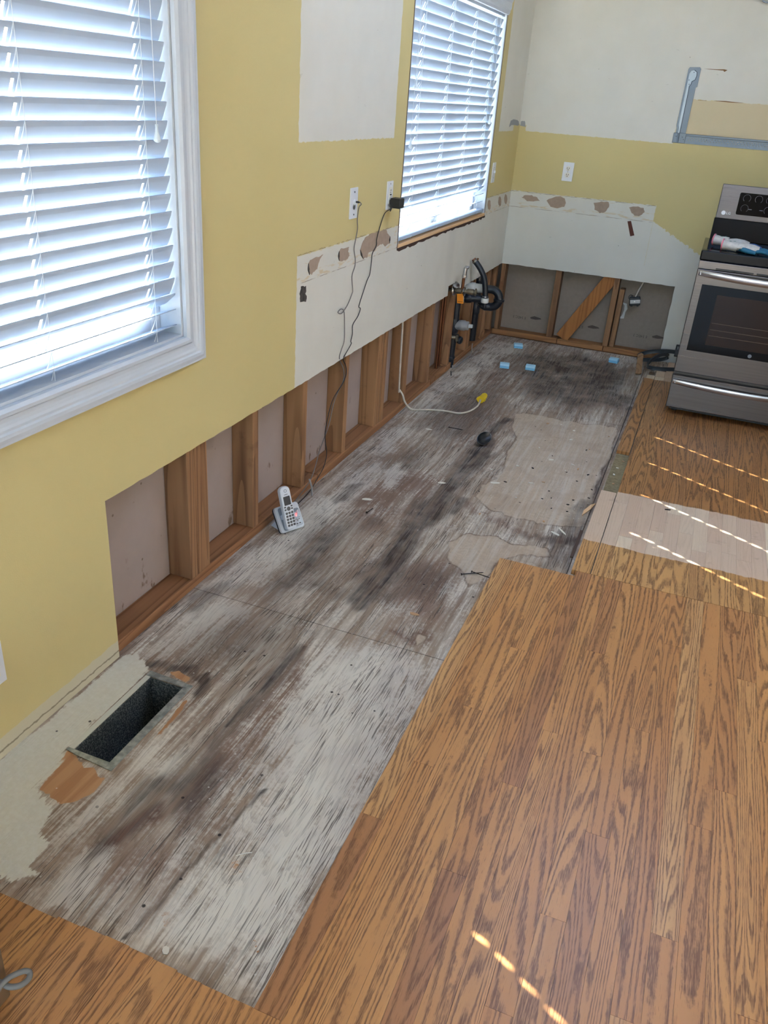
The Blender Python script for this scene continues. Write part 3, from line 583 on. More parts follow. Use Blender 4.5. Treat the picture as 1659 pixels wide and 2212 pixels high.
def ply_mat():
    m = Mat('weathered_plywood', 0.75, spec=0.25); p = m.pos(); x, y, z = m.xyz(p)
    G, B, C, Wt, Pt, Rw = (m.attr(k) for k in ('grime', 'brown', 'bare', 'white', 'paint', 'raw'))
    G = m.ss(G, -0.05, 0.85)
    wob = m.noise(m.scale(p, (7, 1.3, 1)), 1.0, 1, 0.5)
    q = m.vec(m.math('ADD', x, m.math('MULTIPLY', wob, 0.05)), y, 0.0)
    g1 = m.noise(m.scale(q, (150, 5.5, 1)), 1.0, 3, 0.6)            # fine grain streaks
    g2 = m.noise(m.scale(q, (42, 2.2, 1)), 1.0, 3, 0.6)             # broader streaks
    g3 = m.noise(m.scale(q, (260, 14, 1)), 1.0, 1, 0.6)
    pat = m.noise(p, 6.0, 3, 0.6); fine = m.noise(p, 70.0, 3, 0.65)
    # cathedral figure of the peeled veneer
    fig = m.math('FRACT', m.math('MULTIPLY', m.noise(m.scale(p, (5.5, 1.1, 1)), 1.0, 2, 0.45, 0.3), 26.0))
    fl = m.math('MULTIPLY', m.ss(fig, 0.62, 0.98), m.ss(g3, 0.35, 0.6))
    pat2 = m.noise(m.scale(p, (3.2, 1.5, 1)), 1.0, 3, 0.62)
    base = m.mix(m.ss(g2, 0.36, 0.64), lin(160, 142, 124), lin(200, 189, 175))
    base = m.mix(m.math('MULTIPLY', m.ss(pat2, 0.42, 0.64), 0.7), base, lin(152, 130, 112))
    base = m.mix(m.math('MULTIPLY', m.ss(pat, 0.52, 0.68), 0.6), base, lin(128, 110, 96))
    bare = m.mix(m.ss(fine, 0.35, 0.7), lin(202, 184, 162), lin(184, 167, 148))
    bare = m.mix(m.math('MULTIPLY', m.ss(g2, 0.45, 0.65), 0.6), bare, lin(208, 199, 186))
    bare = m.mix(m.math('MULTIPLY', m.ss(pat, 0.45, 0.62), 0.5), bare, lin(172, 150, 128))
    cm = m.ss(m.math('ADD', C, m.math('MULTIPLY', m.math('SUBTRACT', fine, 0.5), 0.35)), 0.36, 0.60)
    ring = m.math('MULTIPLY', m.ss(C, 0.08, 0.38), m.ss(C, 0.85, 0.42))
    col = base
    bm = m.math('MULTIPLY', B, m.mr(m.math('ADD', g1, m.math('MULTIPLY', pat, 0.6)), 0.5, 1.0, 0.72, 1.0))
    col = m.mix(bm, col, m.mix(m.ss(pat, 0.4, 0.62), lin(98, 64, 54), lin(126, 92, 75)))
    # white weathered film, broken up along the grain
    wf = m.math('ADD', m.math('MULTIPLY', Wt, 0.60), m.math('ADD', m.math('MULTIPLY', m.math('SUBTRACT', g1, 0.5), 1.3), m.math('MULTIPLY', m.math('SUBTRACT', pat, 0.5), 1.1)))
    wf = m.math('ADD', wf, m.math('ADD', m.math('MULTIPLY', m.math('SUBTRACT', fine, 0.5), 0.7), m.math('MULTIPLY', m.math('SUBTRACT', g2, 0.5), 0.8)))
    wf = m.ss(wf, -0.06, 0.42)
    col = m.mix(m.math('MULTIPLY', wf, m.math('SUBTRACT', 0.92, m.math('MULTIPLY', G, 0.55))), col, m.mix(m.ss(pat2, .4, .6), lin(226, 219, 206), lin(210, 202, 192)))
    col = m.mix(m.math('MULTIPLY', cm, 0.85), col, bare)
    col = m.mix(m.math('MULTIPLY', ring, m.math('MULTIPLY', m.mr(fine, 0.3, 0.7, 0.3, 0.9), m.ss(pat, 0.36, 0.58))), col, lin(100, 76, 58))
    gm = m.math('MULTIPLY', G, m.mr(m.math('ADD', m.math('MULTIPLY', g2, 0.5), m.math('MULTIPLY', pat, 0.5)), 0.38, 0.60, 0.25, 1.0))
    gm = m.math('MULTIPLY', m.math('MULTIPLY', gm, 1.35), m.mr(g1, 0.32, 0.62, 1.0, 0.6), clamp=True)
    col = m.mix(gm, col, m.mix(m.ss(pat, 0.45, 0.6), lin(52, 49, 50), lin(74, 62, 55)))
    # dark splits along the grain, away from the filler
    g4 = m.noise(m.scale(q, (330, 9, 1)), 1.0, 2, 0.5)
    cr = m.math('MULTIPLY', m.math('MAXIMUM', m.ss(g1, 0.57, 0.63), m.ss(g4, 0.58, 0.64)), m.ss(m.noise(m.scale(p, (9, 1.6, 1)), 1.0, 2), 0.38, 0.55))
    cr = m.math('MULTIPLY', m.math('MAXIMUM', cr, m.math('MULTIPLY', fl, 0.35)), m.math('SUBTRACT', 1.0, m.math('MULTIPLY', cm, 0.75)))
    col = m.mix(m.math('MULTIPLY', cr, 0.78), col, lin(78, 65, 57))
    rw = m.ss(m.math('ADD', Rw, m.math('MULTIPLY', m.math('SUBTRACT', fine, 0.5), 0.5)), 0.45, 0.6)
    col = m.mix(rw, col, m.mix(m.ss(g2, 0.4, 0.6), lin(192, 148, 108), lin(176, 130, 92)))
    pm = m.ss(m.math('ADD', Pt, m.math('ADD', m.math('MULTIPLY', m.math('SUBTRACT', fine, 0.5), 0.6), m.math('MULTIPLY', m.math('SUBTRACT', g1, 0.5), 1.3))), 0.36, 0.62)
    col = m.mix(pm, col, m.mix(m.ss(fine, 0.35, 0.7), lin(214, 211, 198), lin(221, 219, 208)))
    # nail holes and specks
    dn = m.math('MULTIPLY', m.ss(m.vor(p, 15.0), 0.075, 0.045), m.ss(m.noise(p, 3.0, 0), 0.46, 0.56))
    col = m.mix(m.math('MULTIPLY', dn, 0.9), col, lin(36, 30, 28))
    sp = m.math('MULTIPLY', m.ss(m.vor(m.vadd(p, (3.1, 1.7, 0)), 38.0), 0.12, 0.07), m.ss(m.noise(p, 4.0, 0), 0.52, 0.6))
    col = m.mix(m.math('MULTIPLY', sp, 0.6), col, lin(226, 222, 214))
    m.set('Base Color', col)
    m.bump(m.math('SUBTRACT', m.noise(m.scale(p, (150, 6, 1)), 1.0, 1, 0.5), m.math('MULTIPLY', m.ss(m.noise(m.scale(p, (330, 9, 1)), 1.0, 0), 0.58, 0.64), 0.6)), 0.4, 0.002)
    return m.m
M_PLY = ply_mat()
# slab below everything, with the duct hole, and the rest of the room's floor
DUCT = (0.136, 0.243, -4.703, -4.383)
fm = Mat('floor_beyond', 0.4, color=lin(150, 104, 62))
FLOOR = plate([-0.1, DUCT[0], DUCT[1], 4.6], [-8.6, DUCT[2], DUCT[3], 0.1], lambda x, y: inr(x, *DUCT[:2]) and inr(y, *DUCT[2:]), lambda u, v, d: (u, v, -0.0195 - d), 0.03).build('floor', fm.m, org=(1.5, -4.0, 0), kind='structure')
def ply_panel(x0, x1, y0, y1, st):
    g = 0.0015
    us = fr(x0 + g, x1 - g, st) + [v for v in DUCT[:2] if x0 < v < x1]; vs = fr(y0 + g, y1 - g, st) + [v for v in DUCT[2:] if y0 < v < y1]
    has = y0 < DUCT[2] and y1 > DUCT[3] and x0 < DUCT[0]
    if not has: us = fr(x0 + g, x1 - g, st); vs = fr(y0 + g, y1 - g, st)
    mb = plate(us, vs, (lambda x, y: inr(x, *DUCT[:2]) and inr(y, *DUCT[2:])) if has else (lambda x, y: False), lambda u, v, d: (u, v, -d), 0.0185)
    o = mb.build('plywood_panel', M_PLY, FLOOR); V = np.array(mb.v); K = masks(V[:, 0], V[:, 1])
    for k, v in K.items():
        a = o.data.attributes.new(k, 'FLOAT', 'POINT'); a.data.foreach_set('value', v.astype(np.float32))
    for p in o.data.polygons: p.use_smooth = False
    return o
SX = 1.122
ply_panel(-0.1, SX, -5.25, -3.930, 0.009); ply_panel(-0.1, SX, -3.930, -1.491, 0.010); ply_panel(-0.1, SX, -1.491, 0.0, 0.011)
ply_panel(SX, 1.30, -5.6, -2.75, 0.02); ply_panel(SX, 1.30, -2.75, 0.0, 0.014)

def oak_mat():
    m = Mat('finished_oak', 0.32, spec=0.45); r = m.rnd(); p0 = m.pos(); x, y, z = m.xyz(p0)
    p = m.vadd(p0, m.vec(m.math('MULTIPLY', r, 61.0), m.math('MULTIPLY', r, 173.0), m.math('MULTIPLY', r, 29.0)))
    r2 = m.math('FRACT', m.math('MULTIPLY', r, 17.3)); r3 = m.math('FRACT', m.math('MULTIPLY', r, 41.7))
    # growth-ring contours of a stretched field give straight, wavy and cathedral grain
    px, py, pz = m.xyz(p)
    sx = m.mr(r2, 0, 1, 7.0, 19.0); qv = m.vec(m.math('MULTIPLY', px, sx), m.math('MULTIPLY', py, 0.62), 0.0)
    fld = m.noise(qv, 1.0, 1.5, 0.42, 0.25)
    jit = m.math('MULTIPLY', m.math('SUBTRACT', m.noise(m.scale(p, (90, 60, 1)), 1.0, 2), 0.5), 0.35)
    rg = m.math('FRACT', m.math('ADD', m.math('MULTIPLY', fld, m.mr(r3, 0, 1, 15.0, 27.0)), jit))
    line = m.math('MULTIPLY', m.ss(rg, 0.36, 0.66), m.ss(rg, 1.0, 0.84))
    pores = m.noise(m.scale(p, (520, 26, 1)), 1.0, 2, 0.65)
    dark = m.math('MULTIPLY', line, m.mr(pores, 0.38, 0.54, 0.25, 1.0))
    flow = m.noise(m.scale(p, (30, 1.6, 1)), 1.0, 1, 0.5)
    tint = m.mix(r, lin(207, 152, 93), lin(193, 136, 81)); tint = m.mix(m.ss(r2, 0.7, 1.0), tint, lin(210, 162, 106))
    tint = m.mix(m.ss(r3, 0.82, 1.0), tint, lin(172, 120, 78))
    tint = m.mix(m.mr(flow, 0.35, 0.7, 0, 0.45), tint, lin(182, 128, 78))
    col = m.mix(m.math('MULTIPLY', dark, 0.80), tint, lin(108, 70, 42))
    col = m.mix(m.math('MULTIPLY', m.ss(pores, 0.60, 0.70), 0.45), col, lin(110, 70, 42))
    # worn boundaries of the finish where the cabinet stood
    wob = m.math('MULTIPLY', m.math('SUBTRACT', m.noise(p0, 22, 3), 0.5), 0.035)
    yy = m.math('ADD', y, wob); xr = m.ss(x, 1.128, 1.132)
    bare = m.math('MULTIPLY', m.math('MULTIPLY', m.ss(yy, -2.962, -2.955), m.ss(yy, -2.425, -2.436)), xr)
    pale = m.math('MULTIPLY', m.math('MULTIPLY', m.ss(y, -3.224, -3.220), m.ss(yy, -2.93, -2.95)), xr)
    brown = m.math('MULTIPLY', m.ss(yy, -2.436, -2.425), xr)
    rawc = m.mix(r, lin(214, 190, 164), lin(204, 176, 152)); rawc = m.mix(m.ss(r2, 0.6, 1), rawc, lin(222, 204, 178))
    rawc = m.mix(m.math('MULTIPLY', dark, 0.16), rawc, lin(158, 126, 100)); rawc = m.mix(m.math('MULTIPLY', m.ss(m.noise(p0, 16, 3, 0.7), 0.6, 0.74), 0.3), rawc, lin(150, 126, 104))
    col = m.mix(m.math('MULTIPLY', pale, 0.42), col, m.mix(m.math('MULTIPLY', dark, 0.8), lin(206, 164, 104), lin(122, 84, 48)))
    col = m.mix(m.math('MULTIPLY', brown, 0.62), col, m.mix(m.math('MULTIPLY', dark, 0.9), lin(158, 110, 64), lin(84, 54, 30)))
    rawend = m.math('MULTIPLY', m.ss(yy, -0.552, -0.545), xr)
    bare = m.math('MAXIMUM', bare, rawend)
    col = m.mix(bare, col, rawc)
    m.set('Base Color', col); m.set('Roughness', m.math('ADD', m.mr(pores, 0.3, 0.7, 0.30, 0.40), m.math('MULTIPLY', bare, 0.3)))
    return m.m
M_OAK = oak_mat()
OT = 0.0190
_unit = None
def plank(x0, x1, y0, y1, dz=0.0):
    global _unit
    g = 0.00025
    b = [(x0 + g, x1 - g), (y0 + g, y1 - g), (0.0003, OT + dz)]
    if _unit is None:
        q = MB().box(-.5, .5, -.5, .5, 0, 1).build('oak_plank', M_OAK, FLOOR, org=(0, 0, 0)); _unit = q.data; o = q
    else:
        o = bpy.data.objects.new('oak_plank', _unit); COL.objects.link(o); o.parent = FLOOR
    o.location = Vector(((b[0][0] + b[0][1]) / 2, (b[1][0] + b[1][1]) / 2, b[2][0])) - ORG[FLOOR.name]
    o.scale = (b[0][1] - b[0][0], b[1][1] - b[1][0], b[2][1] - b[2][0])
X0, BW = 0.8765, 0.0557
JOINT = {0: [-4.60], 1: [-4.388], 2: [-4.125], 3: [-3.793], 4: [-4.67], 5: [-4.362], 6: [-4.125], 7: [-4.93, -3.7], 8: [-4.691, -4.163], 9: [-4.43], 10: [-4.01], 11: [-4.85, -3.55], 12: [-4.64], 13: [-4.3], 14: [-4.152], 15: [-3.636, -4.75]}
for k in range(-16, 42):
    x = X0 + BW * k
    if k < 0: js = [-6.0, -5.103 + 0.004 * math.sin(k * 0.8) + (hsh(k, 1) - .5) * .004]
    else:
        end = -3.262 + (hsh(k, 5) - .5) * .003 if k < 5 else -3.221
        js = [-6.0] + JOINT.get(k, [-5.2 + hsh(k, 2) * .5, -4.3 + hsh(k, 3) * .8]) + [end]
    if k == 0: js = [-6.0, -5.108] + js[1:]
    if k == -8: js = [-6.0, -5.43] + js[1:]
    if k == -3: js = [-6.0, -5.27] + js[1:]
    js = sorted(js)
    for a, b in zip(js[:-1], js[1:]): plank(x, x + BW, a, b)
plank(1.137, 1.2035, -3.220, -2.447); plank(1.140, 1.2035, -1.922, -0.535)
for j in range(0, 36):
    x = 1.2065 + BW * j; js = [-3.220, -0.47 if j < 2 else -0.06]
    t = -3.0 + hsh(j, 9) * .5
    while t < -0.9: js.append(t); t += 0.35 + hsh(t, j) * 0.9
    js = sorted(js)
    for a, b in zip(js[:-1], js[1:]): plank(x, x + BW, a, b)
plank(1.155, 1.2035, -0.534, -0.46); plank(1.2045, 1.2605, -0.468, -0.33); plank(1.262, 1.318, -0.468, -0.06)
# exposed underlay felt in the missing piece
uf = Mat('olive_underlay_felt', 0.9); up_ = uf.pos(); uf.set('Base Color', uf.mix(uf.ss(uf.noise(up_, 60, 5, 0.7), 0.35, 0.7), lin(126, 112, 82), lin(150, 138, 106)))
box('underlay_felt', (1.142, 1.2055, -2.445, -1.925, 0.0004, 0.004), uf.m, FLOOR)
box('exposed_subfloor_patch', (1.19, 1.262, -0.25, -0.16, 0.0003, 0.0025), plain('red_brown_subfloor', (128, 76, 54), 0.9, var=0.4), FLOOR)
# ------------------------------------------------------------------ object materials
M_PLATE = plain('white_wall_plate', (222, 226, 232), 0.35)
M_IVORY = plain('white_receptacle_face', (226, 224, 214), 0.4)
M_BLACK = plain('black_plastic', (26, 27, 30), 0.4)
M_DARK = plain('dark_slot', (24, 22, 22), 0.7)
M_STEEL = plain('screw_steel', (150, 152, 156), 0.35, 0.9)
M_GALV = plain('zinc_bracket_metal', (112, 124, 136), 0.42, 0.55)
M_GREYCORD = plain('grey_cord', (116, 112, 108), 0.6)
M_BLKCORD = plain('black_cord', (40, 38, 38), 0.55)
M_NM = plain('white_sheathed_cable', (212, 202, 186), 0.6, var=0.3)
M_YELCAP = plain('yellow_plastic', (236, 202, 40), 0.4)
M_ABS = plain('black_drain_plastic', (24, 28, 36), 0.38)
M_PVC = plain('white_drain_plastic', (205, 207, 204), 0.45)
M_GREYP2 = plain('grey_cleanout_plastic', (150, 150, 150), 0.5)
M_COPPER = plain('aged_copper', (112, 70, 46), 0.45, 0.8)
M_BRASS = plain('dull_brass', (132, 122, 104), 0.4, 0.8)
M_CHROME = plain('chrome', (196, 198, 200), 0.18, 1.0)
M_ORANGE = plain('orange_tag_card', (232, 140, 20), 0.6)

def rbox(name, b, mat, parent, bev=0.002, **k): return box(name, b, mat, parent, bevel=bev, **k)
# wall plates. face(a, b): a along the wall, b up; out from the wall
def wall_plate(name, label, cat, wall, a, z, w=0.070, h=0.116):
    L = wall is WALL_L
    r = empty(name, (0.0, a, z) if L else (a, 0.0, z), label, cat)
    def bx(nm, a0, a1, z0, z1, d0, d1, mat, par=None, bev=0.0012):
        b = (d0, d1, a + a0, a + a1, z + z0, z + z1) if L else (a + a0, a + a1, -d1, -d0, z + z0, z + z1)
        return rbox(nm, b, mat, par or r, bev)
    def ln(nm, prof, da, dz, mat, par=None):
        o = (0.0, a + da, z + dz) if L else (a + da, 0.0, z + dz)
        return MB().lathe(prof, axis_m(o, (1, 0, 0) if L else (0, -1, 0)), 14).build(nm, mat, par or r, smooth=True)
    p = bx('cover_plate', -w / 2, w / 2, -h / 2, h / 2, 0.0002, 0.006, M_PLATE, None, 0.0025)
    return r, bx, ln, p
r, bx, ln, p = wall_plate('cable_wall_plate', 'white wall plate with a thin grey cord plugged into its centre jack', 'wall plate', WALL_L, -2.757, 1.131, 0.074)
ln('jack', [(0.011, 0.006), (0.011, 0.009), (0.006, 0.010), (0.006, 0.014)], 0, 0.004, M_PLATE); ln('cord_plug', [(0.0035, 0.010), (0.0042, 0.024), (0.002, 0.030)], 0, 0.006, M_BLKCORD)
for s in (-1, 1): ln('screw', [(0.003, 0.0055), (0.003, 0.0072), (0.001, 0.0075)], 0, s * 0.042, M_DARK)
ln('jack_ring', [(0.0115, 0.006), (0.0115, 0.0075), (0.0085, 0.0078)], -0.001, -0.012, M_STEEL)
r, bx, ln, p = wall_plate('wall_outlet', 'white outlet plate with test buttons beside the far window, black adapter plugged in', 'outlet', WALL_L, -2.362, 1.132)
f = bx('receptacle_face', -0.017, 0.017, -0.034, 0.034, 0.0055, 0.0085, M_IVORY)
for dz in (0.021, -0.021):
    for da in (-0.0065, 0.0065): bx('slot', da - 0.001, da + 0.001, dz - 0.004, dz + 0.004, 0.0084, 0.0089, M_DARK, f, 0)
    bx('ground_hole', -0.0025, 0.0025, dz - 0.011, dz - 0.007, 0.0084, 0.0089, M_DARK, f, 0)
bx('test_button', -0.009, 0.009, 0.001, 0.006, 0.0084, 0.0098, M_DARK, f, 0.0004); bx('reset_button', -0.009, 0.009, -0.006, -0.001, 0.0084, 0.0098, M_IVORY, f, 0.0004)
for s in (-1, 1): ln('screw', [(0.003, 0.0055), (0.003, 0.0072), (0.001, 0.0075)], 0, s * 0.047, M_STEEL)
r = empty('power_adapter', (0.030, -2.352, 1.078), 'black square power adapter plugged into the outlet by the far window', 'adapter')
rbox('adapter_body', (0.0155, 0.062, -2.382, -2.327, 1.083, 1.124), M_BLACK, r, 0.004); rbox('plug_neck', (0.0095, 0.0155, -2.368, -2.345, 1.094, 1.116), M_BLACK, r, 0.002)
MB().lathe([(0.0045, 0), (0.0035, 0.014), (0.002, 0.02)], axis_m((0.024, -2.380, 1.088), (-0.2, -0.35, -1)), 10).build('strain_relief', M_BLACK, r, smooth=True)
r, bx, ln, p = wall_plate('light_switch', 'white switch plate between the far window and the corner', 'switch', WALL_L, -0.566, 1.134)
bx('toggle', -0.005, 0.005, -0.002, 0.012, 0.006, 0.016, M_PLATE, None, 0.0015)
for s in (-1, 1): ln('screw', [(0.003, 0.0055), (0.003, 0.0072), (0.001, 0.0075)], 0, s * 0.030, M_STEEL)
r, bx, ln, p = wall_plate('wall_outlet', 'white duplex outlet on the yellow band of the back wall', 'outlet', WALL_B, 0.364, 1.145)
for dz in (0.0195, -0.0195):
    f = ln('receptacle', [(0.0165, 0.0055), (0.0165, 0.0085), (0.015, 0.0092)], 0, dz, M_IVORY)
    for da in (-0.0062, 0.0062): bx('slot', da - 0.0014, da + 0.0014, dz - 0.002, dz + 0.007, 0.0088, 0.0096, M_DARK, f, 0)
    bx('ground_hole', -0.0025, 0.0025, dz - 0.010, dz - 0.005, 0.0088, 0.0096, M_DARK, f, 0)
ln('screw', [(0.003, 0.0055), (0.003, 0.0072), (0.001, 0.0075)], 0, 0, M_STEEL)
r, bx, ln, p = wall_plate('wall_outlet', 'white outlet plate low on the yellow wall below the near window', 'outlet', WALL_L, -4.786, 0.268)
f = bx('receptacle_face', -0.017, 0.017, -0.034, 0.034, 0.0055, 0.0080, M_IVORY)

# ------------------------------------------------------------------ cords on the left wall
def yz(pts, x): return [(x, a, b) for a, b in pts]
A = yz([(-2.757, 1.137), (-2.737, 1.128), (-2.721, 1.113), (-2.719, 1.067), (-2.712, 1.033), (-2.724, 0.996), (-2.738, 0.956), (-2.721, 0.915), (-2.72, 0.884), (-2.744, 0.853), (-2.74, 0.821), (-2.73, 0.789), (-2.734, 0.776), (-2.775, 0.738), (-2.822, 0.716), (-2.849, 0.714), (-2.872, 0.725), (-2.851, 0.734), (-2.823, 0.719), (-2.8, 0.667), (-2.794, 0.592), (-2.821, 0.556), (-2.837, 0.532)], 0.007)
A[0] = (0.031, -2.757, 1.137); A[1] = (0.028, -2.737, 1.128); A[2] = (0.012, -2.721, 1.113); A[17] = (0.011, -2.851, 0.734); A[18] = (0.012, -2.823, 0.719)
A += yz([(-2.795, 0.500), (-2.773, 0.478), (-2.752, 0.453), (-2.744, 0.429), (-2.741, 0.418)], -0.008)
A += yz([(-2.760, 0.392), (-2.796, 0.373), (-2.848, 0.322), (-2.888, 0.242), (-2.975, 0.150), (-3.010, 0.095)], -0.006)
A += [(0.0, -3.07, 0.055), (0.003, -3.16, 0.032), (0.004, -3.28, 0.010), (0.008, -3.36, 0.012)]
tag(MB().tube(spline(A, 5), 0.0021, 8).build('phone_cord', M_GREYCORD, smooth=True), 'thin grey cord hanging from the wall jack with a small loop, down to the phone', 'cord')
B = [(0.022, -2.388, 1.080)] + yz([(-2.409, 1.064), (-2.447, 1.028), (-2.487, 0.969), (-2.488, 0.938), (-2.528, 0.911), (-2.535, 0.88), (-2.545, 0.826), (-2.572, 0.803), (-2.603, 0.767), (-2.649, 0.708), (-2.631, 0.693), (-2.655, 0.665), (-2.707, 0.638), (-2.706, 0.6), (-2.719, 0.57), (-2.714, 0.557), (-2.772, 0.526)], 0.006)
B += yz([(-2.770, 0.500), (-2.737, 0.460), (-2.734, 0.420), (-2.770, 0.390), (-2.868, 0.345), (-2.925, 0.240), (-2.925, 0.183), (-2.905, 0.115), (-2.930, 0.062)], -0.003)
B += [(0.001, -3.00, 0.035), (0.006, -3.08, 0.012), (0.010, -3.2, 0.004), (0.014, -3.33, 0.006)]
tag(MB().tube(spline(B, 5), 0.0019, 8).build('adapter_cord', M_BLKCORD, smooth=True), 'thin black kinked cord hanging from the black power adapter', 'cord')
# little grey conduit standing by the plate near the phone
g = MB(); g.tube([(0.024, -3.098, 0.0), (0.022, -3.10, 0.04), (0.014, -3.108, 0.078)], 0.0042, 8); g.build('conduit_stub', M_GREYP2, smooth=True, label='short grey stub poking from the floor behind the phone', cat='conduit')

# ------------------------------------------------------------------ cordless phone
d = Vector((0.43, 0.903, 0)).normalized(); n = Vector((d.y, -d.x, 0)); O = Vector((0.066, -3.462, 0.001))
M_PHW = plain('phone_silver_white', (208, 213, 220), 0.3); M_PHS = plain('phone_grey_trim', (140, 150, 160), 0.35); M_PHB = plain('phone_dark', (44, 44, 50), 0.3)
M_KEY = plain('phone_keys', (84, 82, 82), 0.5); M_LED = Mat('phone_red_digit', 0.4, color=lin(255, 70, 70)); M_LED.set('Emission Color', lin(255, 60, 60)); M_LED.set('Emission Strength', 2.5)
def rr(w, h, r, k=4):
    out = []
    for cx, cy, a in ((w - r, h - r, 0), (r, h - r, 90), (r, r, 180), (w - r, r, 270)):
        for i in range(k + 1): t = math.radians(a + 90 * i / k); out.append((cx + r * math.cos(t), cy + r * math.sin(t)))
    return out
def phone():
    r = empty('cordless_phone_base', O + d * 0.055, 'silver answering machine base with red digit beside the wall plate', 'phone base')
    t = math.radians(57.5); v = -n * math.cos(t) + Vector((0, 0, math.sin(t))); F = frame_m(O, d, v)   # local z points out of the face
    T_ = lambda x, y, z: F @ Matrix.Translation((x, y, z))
    MB().prism(rr(0.110, 0.102, 0.012), T_(0, 0, 0.0), 0.016).build('base_body', M_PHW, r, bevel=0.003)
    MB().prism(rr(0.110, 0.102, 0.012), T_(0, 0, -0.006), 0.0058).build('base_underside', M_PHB, r)
    MB().prism([(0.0, 0.0), (0.0, 0.075), (-0.068, 0.0)], Matrix.Translation(O + d * 0.02 - n * 0.012) @ frame_m((0, 0, 0), n, (0, 0, 1)), 0.006).build('prop_leg', M_PHW, r)
    MB().prism([(0.0, 0.0), (0.0, 0.075), (-0.068, 0.0)], Matrix.Translation(O + d * 0.095 - n * 0.012) @ frame_m((0, 0, 0), n, (0, 0, 1)), 0.006).build('prop_leg', M_PHW, r)
    MB().prism(rr(0.050, 0.090, 0.008), T_(0.012, 0.006, 0.0162), 0.0015).build('charging_well', M_PHS, r)
    pn = MB().prism(rr(0.040, 0.068, 0.009), T_(0.064, 0.010, 0.0162), 0.0012).build('answering_panel', M_PHS, r)
    MB().prism(rr(0.036, 0.052, 0.008), T_(0.066, 0.012, 0.0176), 0.001).build('button_pad', plain('phone_pale_pad', (196, 206, 214), 0.4), pn)
    MB().prism([(0, 0), (0.005, 0), (0.007, 0.011), (0.001, 0.011)], T_(0.080, 0.047, 0.0187), 0.0006).build('red_digit', M_LED.m, pn)
    for x, y, w, h in ((0.069, 0.040, .007, .0015), (0.090, 0.040, .007, .0015), (0.071, 0.033, .006, .003), (0.080, 0.036, .003, .002), (0.088, 0.033, .006, .003), (0.071, 0.026, .006, .005), (0.080, 0.029, .005, .004), (0.089, 0.026, .006, .005), (0.071, 0.016, .009, .004), (0.085, 0.016, .009, .004)):
        MB().prism(rr(w, h, min(w, h) * .3, 2), T_(x, y, 0.0187), 0.0008).build('button', M_KEY if h < .005 else M_PHW, pn)
    box2 = MB().prism(rr(0.022, 0.0025, 0.001, 2), T_(0.062, 0.086, 0.0162), 0.0005).build('speaker_slit', M_PHB, r)
    # handset
    hr = empty('cordless_handset', F @ Vector((0.037, 0.012, 0.03)), 'silver cordless handset with dark screen standing in its base', 'handset')
    t2 = math.radians(70); v2 = -n * math.cos(t2) + Vector((0, 0, math.sin(t2))); H = frame_m(F @ Vector((0.0105, 0.010, 0.022)), d, v2); HT = lambda x, y, z: H @ Matrix.Translation((x, y, z))
    out = rr(0.046, 0.166, 0.006)
    out = [(x + (0.0022 * math.sin(y / 0.166 * PI)), y) for x, y in out if y < 0.14] if False else out
    top = [(0.046, 0.140), (0.0455, 0.152), (0.042, 0.160), (0.034, 0.1655), (0.023, 0.167), (0.012, 0.1655), (0.004, 0.160), (0.0005, 0.152), (0.0, 0.140), (0.0, 0.008), (0.003, 0.002), (0.009, 0.0), (0.037, 0.0), (0.043, 0.002), (0.046, 0.008)]
    MB().prism(top, HT(0, 0, 0), 0.020).build('handset_shell', M_PHW, hr, bevel=0.004)
    MB().prism(rr(0.030, 0.034, 0.002), HT(0.008, 0.094, 0.0202), 0.0006).build('screen', M_PHB, hr)
    MB().lathe([(0.0065, 0), (0.0065, 0.0008), (0.0045, 0.0008), (0.0045, 0)], HT(0.023, 0.149, 0.0202), 18, False).build('earpiece_ring', M_PHS, hr)
    MB().prism(rr(0.016, 0.002, 0.0008, 2), HT(0.015, 0.134, 0.0202), 0.0004).build('maker_mark', M_KEY, hr)
    MB().lathe([(0.008, 0), (0.008, 0.0012), (0.005, 0.0016)], HT(0.023, 0.080, 0.0202), 18).build('navigation_pad', M_KEY, hr)
    for i in range(3):
        for j in range(5): MB().prism(rr(0.0095, 0.0085, 0.002, 2), HT(0.0055 + i * 0.0127, 0.012 + j * 0.0118, 0.0202), 0.0010).build('key', M_KEY, hr)
    for x in (0.004, 0.034):
        for y in (0.075, 0.085): MB().prism(rr(0.008, 0.006, 0.002, 2), HT(x, y, 0.0202), 0.0010).build('key', M_KEY, hr)
phone()

